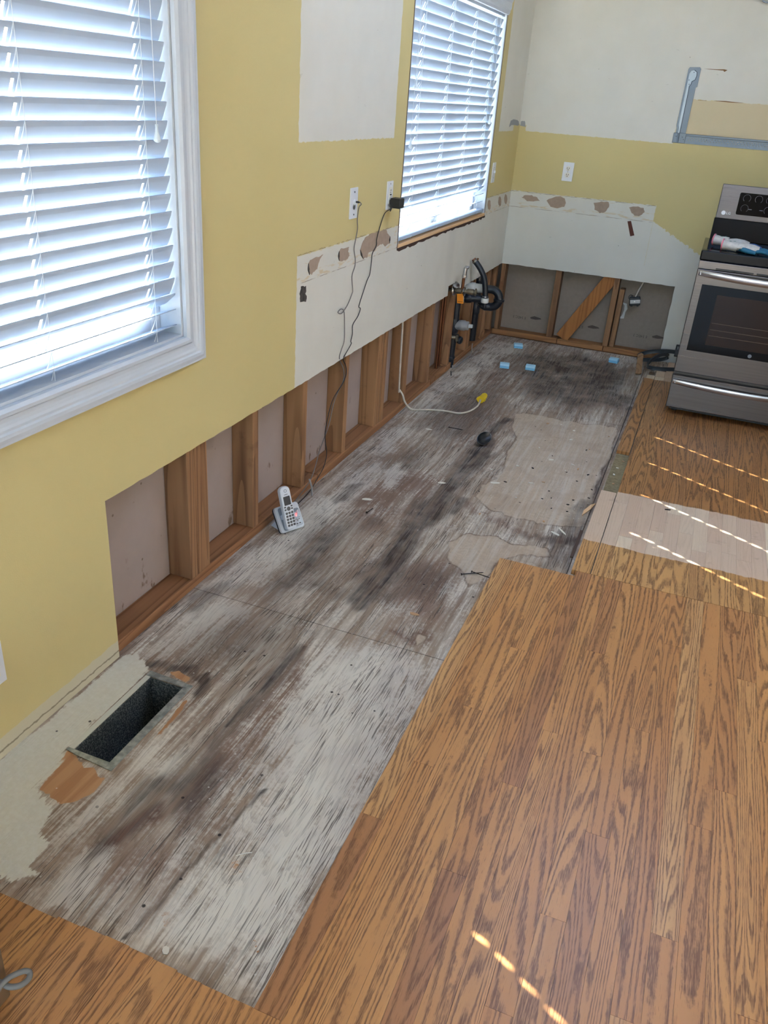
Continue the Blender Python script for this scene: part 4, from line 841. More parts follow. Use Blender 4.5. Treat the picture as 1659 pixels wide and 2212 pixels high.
# ------------------------------------------------------------------ floor duct
r = empty('floor_duct', (0.19, -4.543, -0.16), 'galvanised floor register duct opening set in the subfloor by the yellow wall', 'duct')
dm = Mat('worn_galvanised', 0.45, 0.6); dp = dm.pos(); dm.set('Base Color', dm.mix(dm.ss(dm.noise(dp, 45, 4, 0.6), 0.35, 0.7), lin(140, 147, 145), lin(186, 190, 187)))
di = Mat('dusty_duct_lining', 0.9); dq = di.pos(); di.set('Base Color', di.mix(di.ss(di.noise(dq, 220, 4, 0.8), 0.45, 0.62), lin(44, 52, 52), lin(128, 132, 128)))
pw = Mat('painted_over_flange', 0.7, color=lin(208, 208, 196))
x0, x1, y0, y1 = DUCT
for nm, b in (('duct_side', (x0 + .0002, x0 + .0014, y0 + .0002, y1 - .0002, -0.17, 0.0003)), ('duct_side', (x1 - .0014, x1 - .0002, y0 + .0002, y1 - .0002, -0.17, 0.0003)), ('duct_side', (x0 + .0014, x1 - .0014, y0 + .0002, y0 + .0014, -0.17, 0.0003)), ('duct_side', (x0 + .0014, x1 - .0014, y1 - .0014, y1 - .0002, -0.17, 0.0003)), ('duct_floor', (x0 - .0012, x1 + .0012, y0 - .0012, y1 + .0012, -0.178, -0.170))):
    box(nm, b, di.m, r)
MB().prism([(x1 + .001, y0 - .021), (x1 + .022, y0 - .022), (x1 + .022, y1 + .017), (x1 + .001, y1 + .017)], Matrix.Translation((0, 0, 0.0006)), 0.0016).build('flange', dm.m, r)
MB().prism([(x0 - .018, y0 - .009), (x0 + .02, y0 - .015), (x1 + .002, y0 - .021), (x1 + .002, y0 - .001), (x0 - .016, y0 - .001)], Matrix.Translation((0, 0, 0.0012)), 0.0016).build('flange', dm.m, r)
MB().prism([(x0 - .016, y1 + .001), (x1 + .021, y1 + .001), (x1 + .021, y1 + .017), (x0 - .016, y1 + .022)], Matrix.Translation((0, 0, 0.0014)), 0.0016).build('flange', dm.m, r)
MB().prism([(x0 - .016, y0), (x0 - .0005, y0), (x0 - .0005, y1), (x0 - .016, y1)], Matrix.Translation((0, 0, 0.0004)), 0.0016).build('painted_flange', pw.m, r)

# ------------------------------------------------------------------ loose cable with yellow connector
r = empty('sheathed_cable', (0.0, -1.75, 0.006), 'white electrical cable lying on the subfloor with a yellow cap on its end', 'cable')
c = [(-0.030, -1.957, 0.53), (-0.030, -1.955, 0.47), (-0.030, -1.93, 0.135), (-0.028, -1.922, 0.115), (-0.015, -1.905, 0.085), (0.0, -1.90, 0.045), (0.03, -1.882, 0.008), (0.075, -1.865, 0.006), (0.13, -1.83, 0.006), (0.211, -1.806, 0.006), (0.283, -1.80, 0.006), (0.322, -1.735, 0.006), (0.340, -1.640, 0.010), (0.334, -1.56, 0.022)]
MB().tube(spline(c, 5), 0.0052, 8).build('cable', M_NM, r, smooth=True)
yc = MB().lathe([(0.010, 0.0), (0.0205, 0.0), (0.0205, 0.014), (0.0185, 0.016), (0.0185, 0.060), (0.015, 0.072), (0.0, 0.075)], axis_m((0.334, -1.566, 0.022), (0.10, 1, 0.10)), 14).build('connector_cap', M_YELCAP, r, smooth=True)
rbox('cap_wing', (0.310, 0.3155, -1.564, -1.535, 0.016, 0.028), M_YELCAP, yc, 0.002); rbox('cap_wing', (0.3535, 0.359, -1.564, -1.535, 0.014, 0.026), M_YELCAP, yc, 0.002)

# ------------------------------------------------------------------ plumbing
def arc(c, u, v, r, a0, a1, n=8): return [Vector(c) + (Vector(u) * math.cos(math.radians(a0 + (a1 - a0) * i / n)) + Vector(v) * math.sin(math.radians(a0 + (a1 - a0) * i / n))) * r for i in range(n + 1)]
def collar(p, ax, rad, h, mat, par, nm='collar', n=18): return MB().lathe([(rad * .92, 0), (rad, h * .12), (rad, h * .88), (rad * .92, h)], axis_m(p, ax), n).build(nm, mat, par, smooth=True)
yp = -0.82
r = empty('drain_trap', (0.10, yp, 0.34), 'black plastic sink trap with curled bends and white coupling at the corner', 'drain trap')
MB().tube([(-0.085, yp, 0.478), (0.098, yp, 0.481)], 0.0275, 16).build('white_coupling', M_PVC, r, smooth=True); collar((0.008, yp, 0.479), (1, 0, 0), 0.0320, 0.03, M_PVC, r)
ret = [(0.094, yp, 0.481), (0.133, yp, 0.483)] + arc((0.1455, yp + .003, 0.4293), (1, 0, 0), (0, 0, 1), 0.054, 95, -95, 12) + [(0.130, yp, 0.376)]
ret += arc((0.124, yp - .005, 0.404), (-1, 0, 0), (0, 0, -1), 0.030, 80, 0, 4)
MB().tube(ret, 0.0252, 16).build('trap_bend', M_ABS, r, smooth=True)
collar((0.1985, yp + .003, 0.418), (0.05, 0, 1), 0.0335, 0.014, M_ABS, r, 'slip_nut')
el = [(0.102, yp - .006, 0.388), (0.101, yp - .012, 0.402), (0.094, yp - .020, 0.415), (0.080, yp - .028, 0.422), (0.050, yp - .036, 0.4235), (-0.012, yp - .050, 0.416)]
MB().tube(spline(el, 3), 0.0255, 16).build('trap_inlet', M_ABS, r, smooth=True)
collar((0.032, yp - .040, 0.4215), (-1, -0.22, -0.10), 0.0290, 0.040, M_ABS, r, 'slip_nut'); MB().lathe([(0.0255, 0), (0.0255, .005), (.018, .005), (.018, 0)], axis_m((-0.013, yp - .0502, 0.4159), (-1, -0.22, -0.11)), 16, False).build('washer', M_PVC, r)
collar((0.099, yp - .007, 0.374), (0.05, 0, 1), 0.0285, 0.012, M_ABS, r, 'slip_nut')
yh = -0.862
r = empty('drain_hose', (0.12, yh, 0.42), 'black rubber drain hose bending up above the trap, open clamped end', 'hose')
hp = spline([(0.1195, yh, 0.428), (0.1165, yh, 0.462), (0.109, yh, 0.510), (0.096, yh, 0.560), (0.072, yh, 0.599), (0.048, yh, 0.628), (0.024, yh, 0.651)], 5)
MB().tube(hp, [0.0175] * (len(hp) - 4) + [0.0182] * 4, 14, cap=False).build('hose_tube', M_ABS, r, smooth=True)
MB().lathe([(0.0198, 0), (0.0198, 0.010), (0.0184, 0.010), (0.0184, 0)], axis_m(hp[-3], hp[-1] - hp[-3]), 16, False).build('hose_clamp', M_BRASS, r); MB().box(-.005, .005, .018, .026, 0, .010, axis_m(hp[-3], hp[-1] - hp[-3])).build('clamp_screw', M_COPPER, r)
MB().lathe([(0.0140, 0), (0.0140, 0.016), (0.0090, 0.016), (0.0090, 0)], axis_m(hp[-2], hp[-1] - hp[-2]), 14, False).build('hose_barb', M_COPPER, r)
collar((0.1195, yh, 0.406), (0, 0, 1), 0.024, 0.029, M_PVC, r, 'white_nut'); collar((0.1190, yh, 0.436), (0, 0, 1), 0.0205, 0.012, M_STEEL, r, 'lower_clamp')
MB().tube([(0.121, yh, 0.378), (0.1195, yh, 0.408)], 0.012, 12).build('tail_piece', M_ABS, r, smooth=True)
r = empty('drain_stack', (-0.05, -0.41, 0.0), 'black vertical drain pipe between the studs behind the trap', 'pipe')
MB().tube([(-0.052, -0.41, 0.039), (-0.052, -0.41, 0.60)], 0.029, 18).build('pipe', M_ABS, r, smooth=True); collar((-0.052, -0.41, 0.225), (0, 0, 1), 0.0335, 0.07, M_ABS, r); collar((-0.052, -0.41, 0.39), (0, 0, 1), 0.032, 0.10, M_ABS, r)
MB().tube([(-0.052, -0.41, 0.437), (-0.052, -0.47, 0.437)], 0.024, 14).build('branch', M_ABS, r, smooth=True)
MB().prism([(0, 0), (.03, .02), (.045, .055), (.03, .06), (.012, .03), (-.01, .012)], frame_m((-0.012, -0.36, 0.042), (0.4, 1, 0), (0, 0, 1)), 0.012).build('torn_wood_flake', M_PLATEY, r)
# upper shut-off valve with chrome stub and orange tag
yv = -1.15
r = empty('shutoff_valve', (0.01, yv, 0.45), 'brass shut-off valve with chrome riser and orange tag poking through the wall cutout', 'valve')
MB().tube([(-0.05, yv, 0.514), (0.135, yv, 0.522)], 0.011, 12).build('supply_pipe', M_BRASS, r, smooth=True)
MB().lathe([(0.002, 0), (0.033, 0.002), (0.030, 0.008), (0.014, 0.012)], axis_m((-0.008, yv, 0.516), (1, 0, 0.04)), 20).build('escutcheon', M_CHROME, r, smooth=True)
MB().lathe([(0.012, 0), (0.027, 0.003), (0.027, 0.007), (0.011, 0.010)], axis_m((0.055, yv, 0.516), (1, 0, 0.04)), 20).build('escutcheon', M_CHROME, r, smooth=True)
MB().lathe([(0.014, 0), (0.020, 0.004), (0.020, 0.034), (0.014, 0.038)], axis_m((0.010, yv, 0.514), (1, 0, 0.04)), 12).build('valve_body', M_BRASS, r, smooth=True)
hd = MB().lathe([(0.003, 0), (0.023, 0.0), (0.025, 0.003), (0.023, 0.007), (0.003, 0.007)], axis_m((0.006, yv - 0.012, 0.548), (0.5, -0.5, 0.7)), 12).build('oval_handle', M_CHROME, r, smooth=True)
MB().tube([(0.020, yv, 0.520), (0.008, yv - .010, 0.546)], 0.004, 8).build('valve_stem', M_BRASS, r)
MB().tube([(0.046, yv, 0.525), (0.0465, yv, 0.58), (0.049, yv, 0.612)], 0.0095, 12).build('copper_riser', M_COPPER, r, smooth=True); collar((0.048, yv, 0.594), (.05, 0, 1), 0.0135, 0.018, M_CHROME, r, 'nut', 6)
MB().tube([(0.049, yv, 0.61), (0.0515, yv, 0.648), (0.055, yv, 0.656), (0.070, yv, 0.655)], [0.0122, 0.0122, 0.0108, 0.0088], 12).build('chrome_elbow', M_CHROME, r, smooth=True)
collar((0.078, yv, 0.519), (1, 0, .04), 0.0165, 0.040, M_BRASS, r, 'coupling', 12); MB().lathe([(0.004, 0), (0.022, 0.001), (0.022, 0.005), (0.004, 0.006)], axis_m((0.125, yv, 0.522), (1, 0, 0)), 16).build('escutcheon', M_BRASS, r)
MB().prism([(0.020, 0.500), (0.060, 0.505), (0.066, 0.449), (0.027, 0.446)], frame_m((0, yv - 0.014, 0), (1, 0, 0), (0, 0, 1)), 0.0012).build('orange_tag', M_ORANGE, r)
MB().prism([(0.030, 0.458), (0.060, 0.4595), (0.0605, 0.457), (0.030, 0.4555)], frame_m((0, yv - 0.0154, 0), (1, 0, 0), (0, 0, 1)), 0.0005).build('tag_rule', M_COPPER, r)
MB().tube(spline([(0.036, yv - .014, 0.504), (0.034, yv - .010, 0.530), (0.045, yv, 0.535), (0.052, yv - .008, 0.520), (0.048, yv - .014, 0.505)], 4), 0.0014, 6).build('tag_tie', M_ORANGE, r)
# lower drain with grey cleanout plug and supply valve
yl = -0.985
r = empty('cleanout_drain', (-0.01, yl, 0.0), 'black drain pipe with grey square-headed cleanout plug low between the studs', 'drain pipe')
MB().tube([(-0.030, yl, 0.001), (-0.028, yl, 0.10), (-0.024, yl, 0.30), (-0.024, yl, 0.62)], 0.0245, 16).build('pipe', M_ABS, r, smooth=True); collar((-0.029, yl, 0.055), (0, 0, 1), 0.029, 0.018, M_ABS, r); collar((-0.026, yl, 0.225), (0, 0, 1), 0.030, 0.085, M_ABS, r)
MB().tube([(-0.024, yl, 0.262), (0.000, yl, 0.272), (0.016, yl, 0.275)], [0.025, 0.029, 0.031], 16).build('wye_arm', M_GREYP2, r, smooth=True)
cp = MB().lathe([(0.031, 0), (0.032, 0.004), (0.032, 0.028), (0.027, 0.034), (0.027, 0.052), (0.022, 0.054)], axis_m((0.014, yl, 0.275), (1, 0, 0.05)), 20).build('cleanout_cap', M_GREYP2, r, smooth=True)
MB().box(-0.010, 0.010, -0.010, 0.010, 0.053, 0.078, axis_m((0.014, yl, 0.275), (1, 0, 0.05))).build('square_plug', M_PVC, cp, bevel=0.002)
MB().lathe([(0.020, 0), (0.024, 0.006), (0.024, 0.02), (0.018, 0.026)], axis_m((0.012, yl - .01, 0.185), (1, -.2, -.1)), 16).build('side_hub', M_ABS, r, smooth=True)
r = empty('supply_valve', (-0.04, -1.03, 0.19), 'small chrome shut-off valve low beside the cleanout drain', 'valve')
MB().tube([(-0.125, -1.095 + .06, 0.208), (0.022, -1.035, 0.206)], 0.006, 10).build('supply_pipe', M_CHROME, r, smooth=True)
MB().lathe([(0.004, 0), (0.019, 0.002), (0.017, 0.006), (0.006, 0.008)], axis_m((-0.072, -1.035, 0.207), (1, 0, 0)), 18).build('escutcheon', M_CHROME, r, smooth=True)
MB().lathe([(0.008, 0), (0.0125, 0.003), (0.0125, 0.040), (0.008, 0.044)], axis_m((-0.030, -1.035, 0.206), (1, 0, 0)), 12).build('valve_body', M_BRASS, r, smooth=True); MB().lathe([(0.003, 0), (0.013, 0), (0.013, 0.005), (0.003, 0.005)], axis_m((-0.100, -1.035, 0.21), (-.7, -.5, .2)), 12).build('oval_handle', M_CHROME, r)
MB().box(0.010, 0.022, -1.053, -1.017, 0.185, 0.227).build('mounting_ear', M_BRASS, r, bevel=0.003)
for y, lab in ((-1.19, 'dark copper pipe running up inside the wall, nearer the wide stud'), (-1.135, 'dark copper pipe running up inside the wall, nearer the drain')):
    MB().tube([(-0.055, y, 0.037), (-0.055, y, 0.75)], 0.0085, 10).build('copper_pipe', M_COPPER, smooth=True, label=lab, cat='pipe', group='copper pipes in the wall')
MB().tube(spline([(-0.004, -0.553, 0.055), (-0.002, -0.56, 0.03), (0.010, -0.60, 0.008), (0.020, -0.70, 0.006), (0.016, -0.86, 0.006), (0.014, -0.98, 0.006), (0.016, -1.06, 0.018), (0.016, -1.075, 0.04)], 5), 0.0032, 8).build('grey_wire', M_GREYP2, smooth=True, label='bent grey wire lying on the subfloor under the plumbing', cat='wire')
MB().tube([(0.036, -1.155, 0.0), (0.034, -1.16, 0.028)], 0.0032, 8).build('nail_pin', M_BLACK, smooth=True, label='dark pin sticking up from the subfloor near the plate gap', cat='pin')

# ------------------------------------------------------------------ loose receptacle in the back wall
r = empty('loose_receptacle', (0.95, 0.03, 0.335), 'loose electrical receptacle dangling from white cable inside the back wall', 'receptacle')
Mj = frame_m((0.95, 0.035, 0.375), (1, 0.1, 0.16), (-0.16, 0, 1))
MB().box(-0.036, 0.036, -0.030, 0.026, -0.012, 0.022, Mj).build('receptacle_body', M_BLACK, r, bevel=0.004)
sp_ = MB().box(-0.032, 0.038, -0.016, 0.010, 0.0222, 0.026, Mj).build('steel_yoke', plain('yoke_steel', (150, 150, 152), 0.35, 0.8), r, bevel=0.002)
for a in (-0.02, 0.02): MB().box(a - 0.007, a + 0.007, -0.036, 0.034, 0.004, 0.016, Mj).build('terminal_block', M_BLACK, r, bevel=0.002)
MB().box(-0.004, 0.004, -0.006, 0.002, 0.026, 0.0275, Mj).build('yoke_screw', M_CHROME, sp_)
MB().tube(spline([(0.950, 0.045, 0.40), (0.960, 0.05, 0.44), (0.975, 0.055, 0.48), (0.99, 0.06, 0.53)], 4), 0.0055, 8).build('feed_cable', M_NM, r, smooth=True)
MB().tube(spline([(0.935, 0.04, 0.405), (0.915, 0.03, 0.41), (0.905, 0.035, 0.39), (0.918, 0.04, 0.375)], 4), 0.0018, 6).build('pigtail_wire', M_BLKCORD, r)
# ------------------------------------------------------------------ range
def brushed(name, rgb, rough):
    m = Mat(name, rough, 0.95); p = m.pos(); nz = m.noise(m.scale(p, (2.0, 2.0, 260.0)), 1.0, 3)
    m.set('Base Color', m.mix(m.mr(nz, 0.35, 0.65, 0, 1), lin(*rgb), lin(*[c * 0.93 for c in rgb]))); m.set('Roughness', m.mr(nz, 0.3, 0.7, rough - 0.03, rough + 0.05)); return m.m
M_SS = brushed('brushed_stainless', (112, 106, 103), 0.30); M_SSH = brushed('handle_stainless', (186, 186, 190), 0.22)
M_BGL = plain('black_oven_glass', (6, 6, 8), 0.10, spec=0.22); M_BEN = plain('black_enamel', (6, 6, 8), 0.22, spec=0.18); M_SIDE = plain('grey_range_side', (96, 92, 90), 0.5)
M_WIN = plain('brown_oven_window', (46, 34, 28), 0.15, spec=0.2); M_MARK = plain('panel_marking', (122, 128, 136), 0.5); M_LOGO = plain('logo_silver', (226, 230, 234), 0.35)
RX0, RX1, RY = 1.312, 2.072, -1.20
r = empty('kitchen_range', (1.692, -0.86, OT), 'stainless steel electric range with black glass door pulled away from the back wall', 'range')
box('range_body', (RX0 + .002, RX1 - .002, -1.165, -0.555, 0.075, 0.880), M_SIDE, r)
box('kick_plate', (RX0 + .02, RX1 - .02, -1.13, -0.60, 0.034, 0.0745), M_BLACK, r)
for x in (RX0 + .05, RX1 - .05):
    for y in (-1.09, -0.63): MB().lathe([(0.018, 0), (0.018, 0.012), (0.008, 0.013), (0.008, 0.0142)], Matrix.Translation((x, y, OT + .0004)), 12).build('foot', M_BLACK, r)
# storage drawer
dr = rbox('drawer', (RX0, RX1, RY, -1.166, 0.063, 0.248), M_SS, r, 0.004)
def bar(z, y0, sag, out, par, nm, ht=0.030):
    # long bar, flat front, bowed outwards and slightly drooping to the middle
    m = MB(); n = 24; vs = []; fs = []
    for i in range(n + 1):
        t = i / n; x = RX0 + 0.010 + (RX1 - RX0 - 0.02) * t; k = math.sin(PI * t) ** 0.6
        yy = y0 - out * (0.45 + 0.55 * k); zz = z - sag * math.sin(PI * t); h = ht * (0.8 + 0.2 * k)
        vs += [(x, yy + 0.012, zz + h / 2), (x, yy + 0.003, zz + h * .48), (x, yy, zz + h * .25), (x, yy + 0.001, zz - h * .3), (x, yy + 0.006, zz - h / 2), (x, yy + 0.018, zz - h / 2)]
    for i in range(n):
        for j in range(6): fs.append((i * 6 + j, i * 6 + (j + 1) % 6, (i + 1) * 6 + (j + 1) % 6, (i + 1) * 6 + j))
    fs += [tuple(range(6)), tuple(range(n * 6, n * 6 + 6))]
    o = m.add(vs, fs).build(nm, M_SSH, par, smooth=True)
    for x in (RX0 + 0.03, RX1 - 0.03): box('handle_post', (x - .012, x + .012, y0 - out * .5, y0 + .0005, z - ht * .25, z + ht * .25), M_SSH, o)
    return o
bar(0.214, RY, 0.012, 0.030, dr, 'drawer_handle', 0.032)
# oven door
do = rbox('oven_door', (RX0, RX1, RY, -1.166, 0.268, 0.822), M_SS, r, 0.004)
gl = MB().prism([(1.352, .395), (2.032, .395), (2.032, .747), (1.352, .747)], frame_m((0, RY - .0002, 0), (1, 0, 0), (0, 0, 1)), 0.003).build('door_glass', M_BGL, do)
wn = MB().prism([(1.438, .437), (1.946, .437), (1.946, .703), (1.438, .703)], frame_m((0, RY - .0034, 0), (1, 0, 0), (0, 0, 1)), 0.0006).build('oven_window', M_WIN, do)
for z in (.488, .520, .555): box('rack_wire', (1.445, 1.94, RY - .0048, RY - .0041, z, z + .002), plain('rack_brown', (96, 78, 60), 0.4), wn)  # thin brown bars laid over the oven window
MB().lathe([(0.001, 0), (0.010, 0), (0.010, 0.0008), (0.001, 0.001)], axis_m((1.672, RY - .0035, 0.413), (0, -1, 0)), 16).build('door_emblem', M_MARK, do)
bar(0.806, RY, 0.012, 0.052, do, 'door_handle', 0.036)
rbox('vent_strip', (RX0, RX1, RY + .003, -1.166, 0.824, 0.864), M_SS, r, 0.002)
for x in (1.40, 1.49, 1.60, 1.71, 1.82): rbox('vent_slot', (x, x + .095, RY + .0018, RY + .0032, 0.8265, 0.8345), M_BLACK, r, 0.0006)
# cooktop
rbox('cooktop_lip', (RX0 - .002, RX1 + .002, RY + .002, -1.135, 0.866, 0.915), M_BEN, r, 0.006)
rbox('cooktop_glass', (RX0 - .002, RX1 + .002, -1.134, -0.60, 0.884, 0.909), M_BGL, r, 0.003)
for x, y, rad in ((1.50, -1.0, .10), (1.88, -1.0, .085), (1.50, -.74, .075), (1.88, -.74, .10)): MB().lathe([(rad, 0), (rad, .0004), (rad - .003, .0004), (rad - .003, 0)], Matrix.Translation((x, y, 0.9092)), 40, False).build('burner_ring', M_MARK, r)
# backguard
bgx0, bgx1 = 1.338, 2.046
MB().prism([(-0.612, 0.9095), (-0.545, 0.9095), (-0.545, 1.02), (-0.584, 1.02)], frame_m((bgx0 - .004, 0, 0), (0, 1, 0), (0, 0, 1)), bgx1 - bgx0 + .008).build('backguard_base', M_BEN, r, bevel=0.003)
th = math.radians(12); up = Vector((0, math.sin(th), math.cos(th))); Fb = frame_m((bgx0, -0.588, 1.019), (1, 0, 0), up)   # local z points to the room
MB().prism(rr(bgx1 - bgx0, 0.186, 0.004, 3), Fb @ Matrix.Translation((0, 0, -0.045)), 0.045).build('backguard', M_SS, r, bevel=0.004)
dsp = MB().prism(rr(0.505, 0.118, 0.008, 3), Fb @ Matrix.Translation((0.102, 0.030, 0.0002)), 0.0016).build('control_panel', M_BGL, r)
def panel_text(txt, x, y, size, mat, nm, par):
    me = stamp(txt, 0, 0, size); me.materials.clear(); me.materials.append(mat); M = Fb @ Matrix.Translation((x, y, 0.0021))
    o = bpy.data.objects.new(nm, me); COL.objects.link(o); o.parent = par; o.matrix_world = M; o.matrix_parent_inverse = Matrix.Translation(ORG[par.name]).inverted(); ORG[o.name] = M.translation; return o
for i, (x, y) in enumerate(((0.143, 0.120), (0.206, 0.120), (0.142, 0.066), (0.265, 0.066), (0.265, 0.120), (0.49, 0.120), (0.56, 0.120), (0.49, 0.066), (0.56, 0.066))):
    pts = arc((x, y, 0.0022), (1, 0, 0), (0, 1, 0), 0.0195, -50, 230, 22)
    MB().tube([Fb @ Vector(q) for q in pts], 0.0007, 4).build('dial_ring', M_MARK, dsp)
    panel_text('2', x - .003, y - .025, 0.010, M_MARK, 'dial_number', dsp); panel_text('-', x - .022, y - .024, 0.010, M_MARK, 'dial_mark', dsp); panel_text('+', x + .015, y - .024, 0.009, M_MARK, 'dial_mark', dsp)
for x, y in ((0.163, 0.062), (0.222, 0.062)): MB().prism(rr(0.018, 0.003, .001, 2), Fb @ Matrix.Translation((x, y, 0.0018)), 0.0006).build('panel_mark', M_MARK, dsp)
rbox('clock_display', (0, .001, 0, .001, 0, .001), M_BGL, dsp, 0).hide_render = False
for o in [o for o in COL.objects if o.name.startswith('clock_display')]: bpy.data.objects.remove(o)
lg = MB().lathe([(0.0001, 0), (0.0115, 0), (0.0115, 0.0008), (0.0001, 0.0008)], Fb @ Matrix.Translation((0.037, 0.032, 0.0003)), 24).build('logo_disc', M_LOGO, r)
me_t = panel_text('LG', 0.052, 0.0255, 0.0195, M_LOGO, 'logo_letters', r); me_t.matrix_world = Fb @ Matrix.Translation((0.052, 0.0255, 0.0006))

# ------------------------------------------------------------------ work gloves on the cooktop
M_GW = plain('glove_pale_cloth', (206, 204, 200), 0.9, var=0.35); M_GB = plain('glove_blue_palm', (30, 84, 150), 0.7, var=0.3); M_GT = plain('glove_teal_palm', (34, 110, 142), 0.7, var=0.3)
M_GP = plain('glove_pink_hem', (214, 120, 140), 0.8); M_GG = plain('glove_print_green', (60, 120, 104), 0.8); M_GIN = plain('glove_lining', (150, 146, 142), 0.9)
def glove(o, hd, mats, label, lift=0.0, twist=0.0):
    r = empty('work_glove', o, label, 'glove', 'work gloves on the range'); h = Vector((math.cos(hd), math.sin(hd), 0)); s = Vector((-h.y, h.x, 0)); O = Vector(o)
    P = lambda a, b, c: O + h * a + s * b + Vector((0, 0, c))
    def blob(path, rad, nm, mat, flat=0.55, par=None, cap=True, n=12): return MB().tube([P(*q) for q in spline(path, 3)], [np.interp(i, np.linspace(0, (len(path) - 1) * 3, len(rad)), rad) for i in range((len(path) - 1) * 3 + 1)], n, cap=cap, flat=flat, up=(0, 0, 1)).build(nm, mat, par or r, smooth=True)
    cuff = blob([(0.0, 0, .028 + lift), (0.035, 0, .026 + lift), (0.075, 0, .024 + lift)], [.036, .033, .034], 'cuff', M_GW, .72, None, False)
    MB().tube([P(0.0 + .003 * math.cos(t), .037 * math.cos(t), .028 + lift + .027 * math.sin(t)) for t in [2 * PI * i / 18 for i in range(19)]], .0035, 6).build('cuff_hem', M_GP, cuff, smooth=True)
    MB().lathe([(0.0005, 0), (0.033, 0.0), (0.033, 0.001), (0.0005, .001)], axis_m(P(.006, 0, .028 + lift), h) @ Matrix.Diagonal((.75, .95, 1, 1)), 18).build('cuff_opening', M_GIN, cuff)
    hand = blob([(0.072, 0, .024 + lift), (0.11, 0, .026 + lift), (0.15, .002, .022 + lift), (0.178, .003, .017 + lift)], [.034, .043, .046, .040], 'glove_back', M_GW, .5)
    blob([(0.085, -.004, .020 + lift), (0.125, -.006, .017 + lift), (0.17, -.004, .014 + lift)], [.030, .042, .038], 'palm_coating', mats, .42, hand)
    for k, (b, L, c) in enumerate(((-.030, .062, .012), (-.010, .078, .014), (.012, .074, .015), (.031, .058, .012))):
        blob([(0.168, b, .015 + lift), (0.168 + L * .5, b * 1.12 + twist * .02, c + .006 + lift), (0.168 + L, b * 1.2 + twist * .05, c + lift * .4 - .001)], [.0125, .0122, .0095], 'finger', mats, .85)
    blob([(0.105, -.034, .018 + lift), (0.135, -.058, .016 + lift), (0.168, -.066, .012 + lift)], [.0155, .0145, .010], 'thumb', mats, .85)
    for a, b in ((.035, -.008), (.055, .012)): MB().lathe([(0.0005, 0), (0.006, 0), (0.006, 0.001), (0.0005, 0.001)], axis_m(P(a, b, .049 + lift), (0, 0, 1)), 8).build('flower_print', M_GG, cuff)
    return r
glove((1.358, -0.955, 0.911), -0.10, M_GB, 'pale work glove with deep blue palm lying farther back on the cooktop', 0.006)
glove((1.405, -1.085, 0.911), -0.03, M_GT, 'pale work glove with pink hem and teal fingers lying at the cooktop front', 0.002, 0.2)

# ------------------------------------------------------------------ range cord, plug and scraps beside the range
def ribbon(pts, w, t, nm, mat, par):
    P = spline(pts, 6); m = MB(); vs = []; fs = []; n = len(P); pr = [(-w / 2, -t / 2), (-w / 6, -t / 3), (w / 6, -t / 3), (w / 2, -t / 2), (w / 2, t / 2), (w / 6, t / 3), (-w / 6, t / 3), (-w / 2, t / 2)]
    for i, p in enumerate(P):
        tg = (P[min(i + 1, n - 1)] - P[max(i - 1, 0)]).normalized(); up_ = Vector((0, 0, 1)); sd = tg.cross(up_).normalized(); u2 = sd.cross(tg)
        vs += [p + u2 * a + sd * b for a, b in pr]
    for i in range(n - 1):
        for j in range(8): fs.append((i * 8 + j, i * 8 + (j + 1) % 8, (i + 1) * 8 + (j + 1) % 8, (i + 1) * 8 + j))
    fs += [tuple(range(8))[::-1], tuple(range((n - 1) * 8, n * 8))]
    return m.add(vs, fs).build(nm, mat, par, smooth=True)
M_RC = plain('grey_black_range_cord', (58, 62, 66), 0.45)
r = empty('range_power_cord', (1.2, -0.2, OT), 'thick grey range power cord looped on the floor beside the range', 'power cord')
ribbon([(1.290, -0.035, 0.088), (1.235, -0.05, 0.088), (1.16, -0.06, 0.078), (1.09, -0.07, 0.056), (1.055, -0.095, 0.034), (1.075, -0.125, 0.024), (1.14, -0.115, 0.028), (1.205, -0.085, 0.034), (1.245, -0.075, 0.052), (1.235, -0.095, 0.078), (1.19, -0.15, 0.075), (1.145, -0.23, 0.048), (1.137, -0.29, 0.030), (1.165, -0.335, 0.034), (1.22, -0.335, 0.036), (1.30, -0.31, 0.040), (1.36, -0.30, 0.044)], 0.024, 0.010, 'cord', M_RC, r)
rbox('plug', (1.285, 1.345, -0.052, -0.0325, 0.066, 0.108), plain('plug_grey', (84, 86, 90), 0.5), r, 0.004)
r = empty('range_receptacle', (1.33, 0, 0.05), 'dark range receptacle on the back wall half hidden behind the range', 'receptacle')
rbox('receptacle_box', (1.284, 1.384, -0.032, -0.0005, 0.055, 0.135), M_BLACK, r, 0.004); rbox('receptacle_cover', (1.292, 1.376, -0.0325, -0.0321, 0.062, 0.128), plain('cover_grey', (128, 130, 130), 0.5), r, 0)
Ms = frame_m((1.097, -0.44, 0.003), (1, 0.12, 0.0), (0.02 * .6, 0.175, 0.082))
MB().prism([(-.018, 0), (.012, .004), (.020, .012), (.020, .20), (.006, .212), (-.016, .19)], Ms, 0.007).build('wood_scrap', wood('grey_scrap_wood', lin(150, 118, 88), lin(112, 84, 60), 'y'), label='flat grey-brown scrap of wood leaning on the looped range cord', cat='wood scrap')
MB().box(1.162, 1.196, -0.452, -0.430, 0.0195, 0.030).build('floor_scrap', plain('brown_floor_scrap', (112, 84, 60), 0.7), bevel=0.002, label='small brown floor scrap at the end of the pale board by the range', cat='wood scrap')
Mw = frame_m((1.098, -2.70, 0.001), (0.25, 1, 0.02), (-1, 0.25, 0))
MB().prism([(-.02, -.003), (.06, -.008), (.13, -.004), (.10, .008), (.03, .010)], Mw, 0.004).build('wood_sliver', M_RAWSILL, label='pale wood sliver lying on the plywood seam', cat='wood sliver')
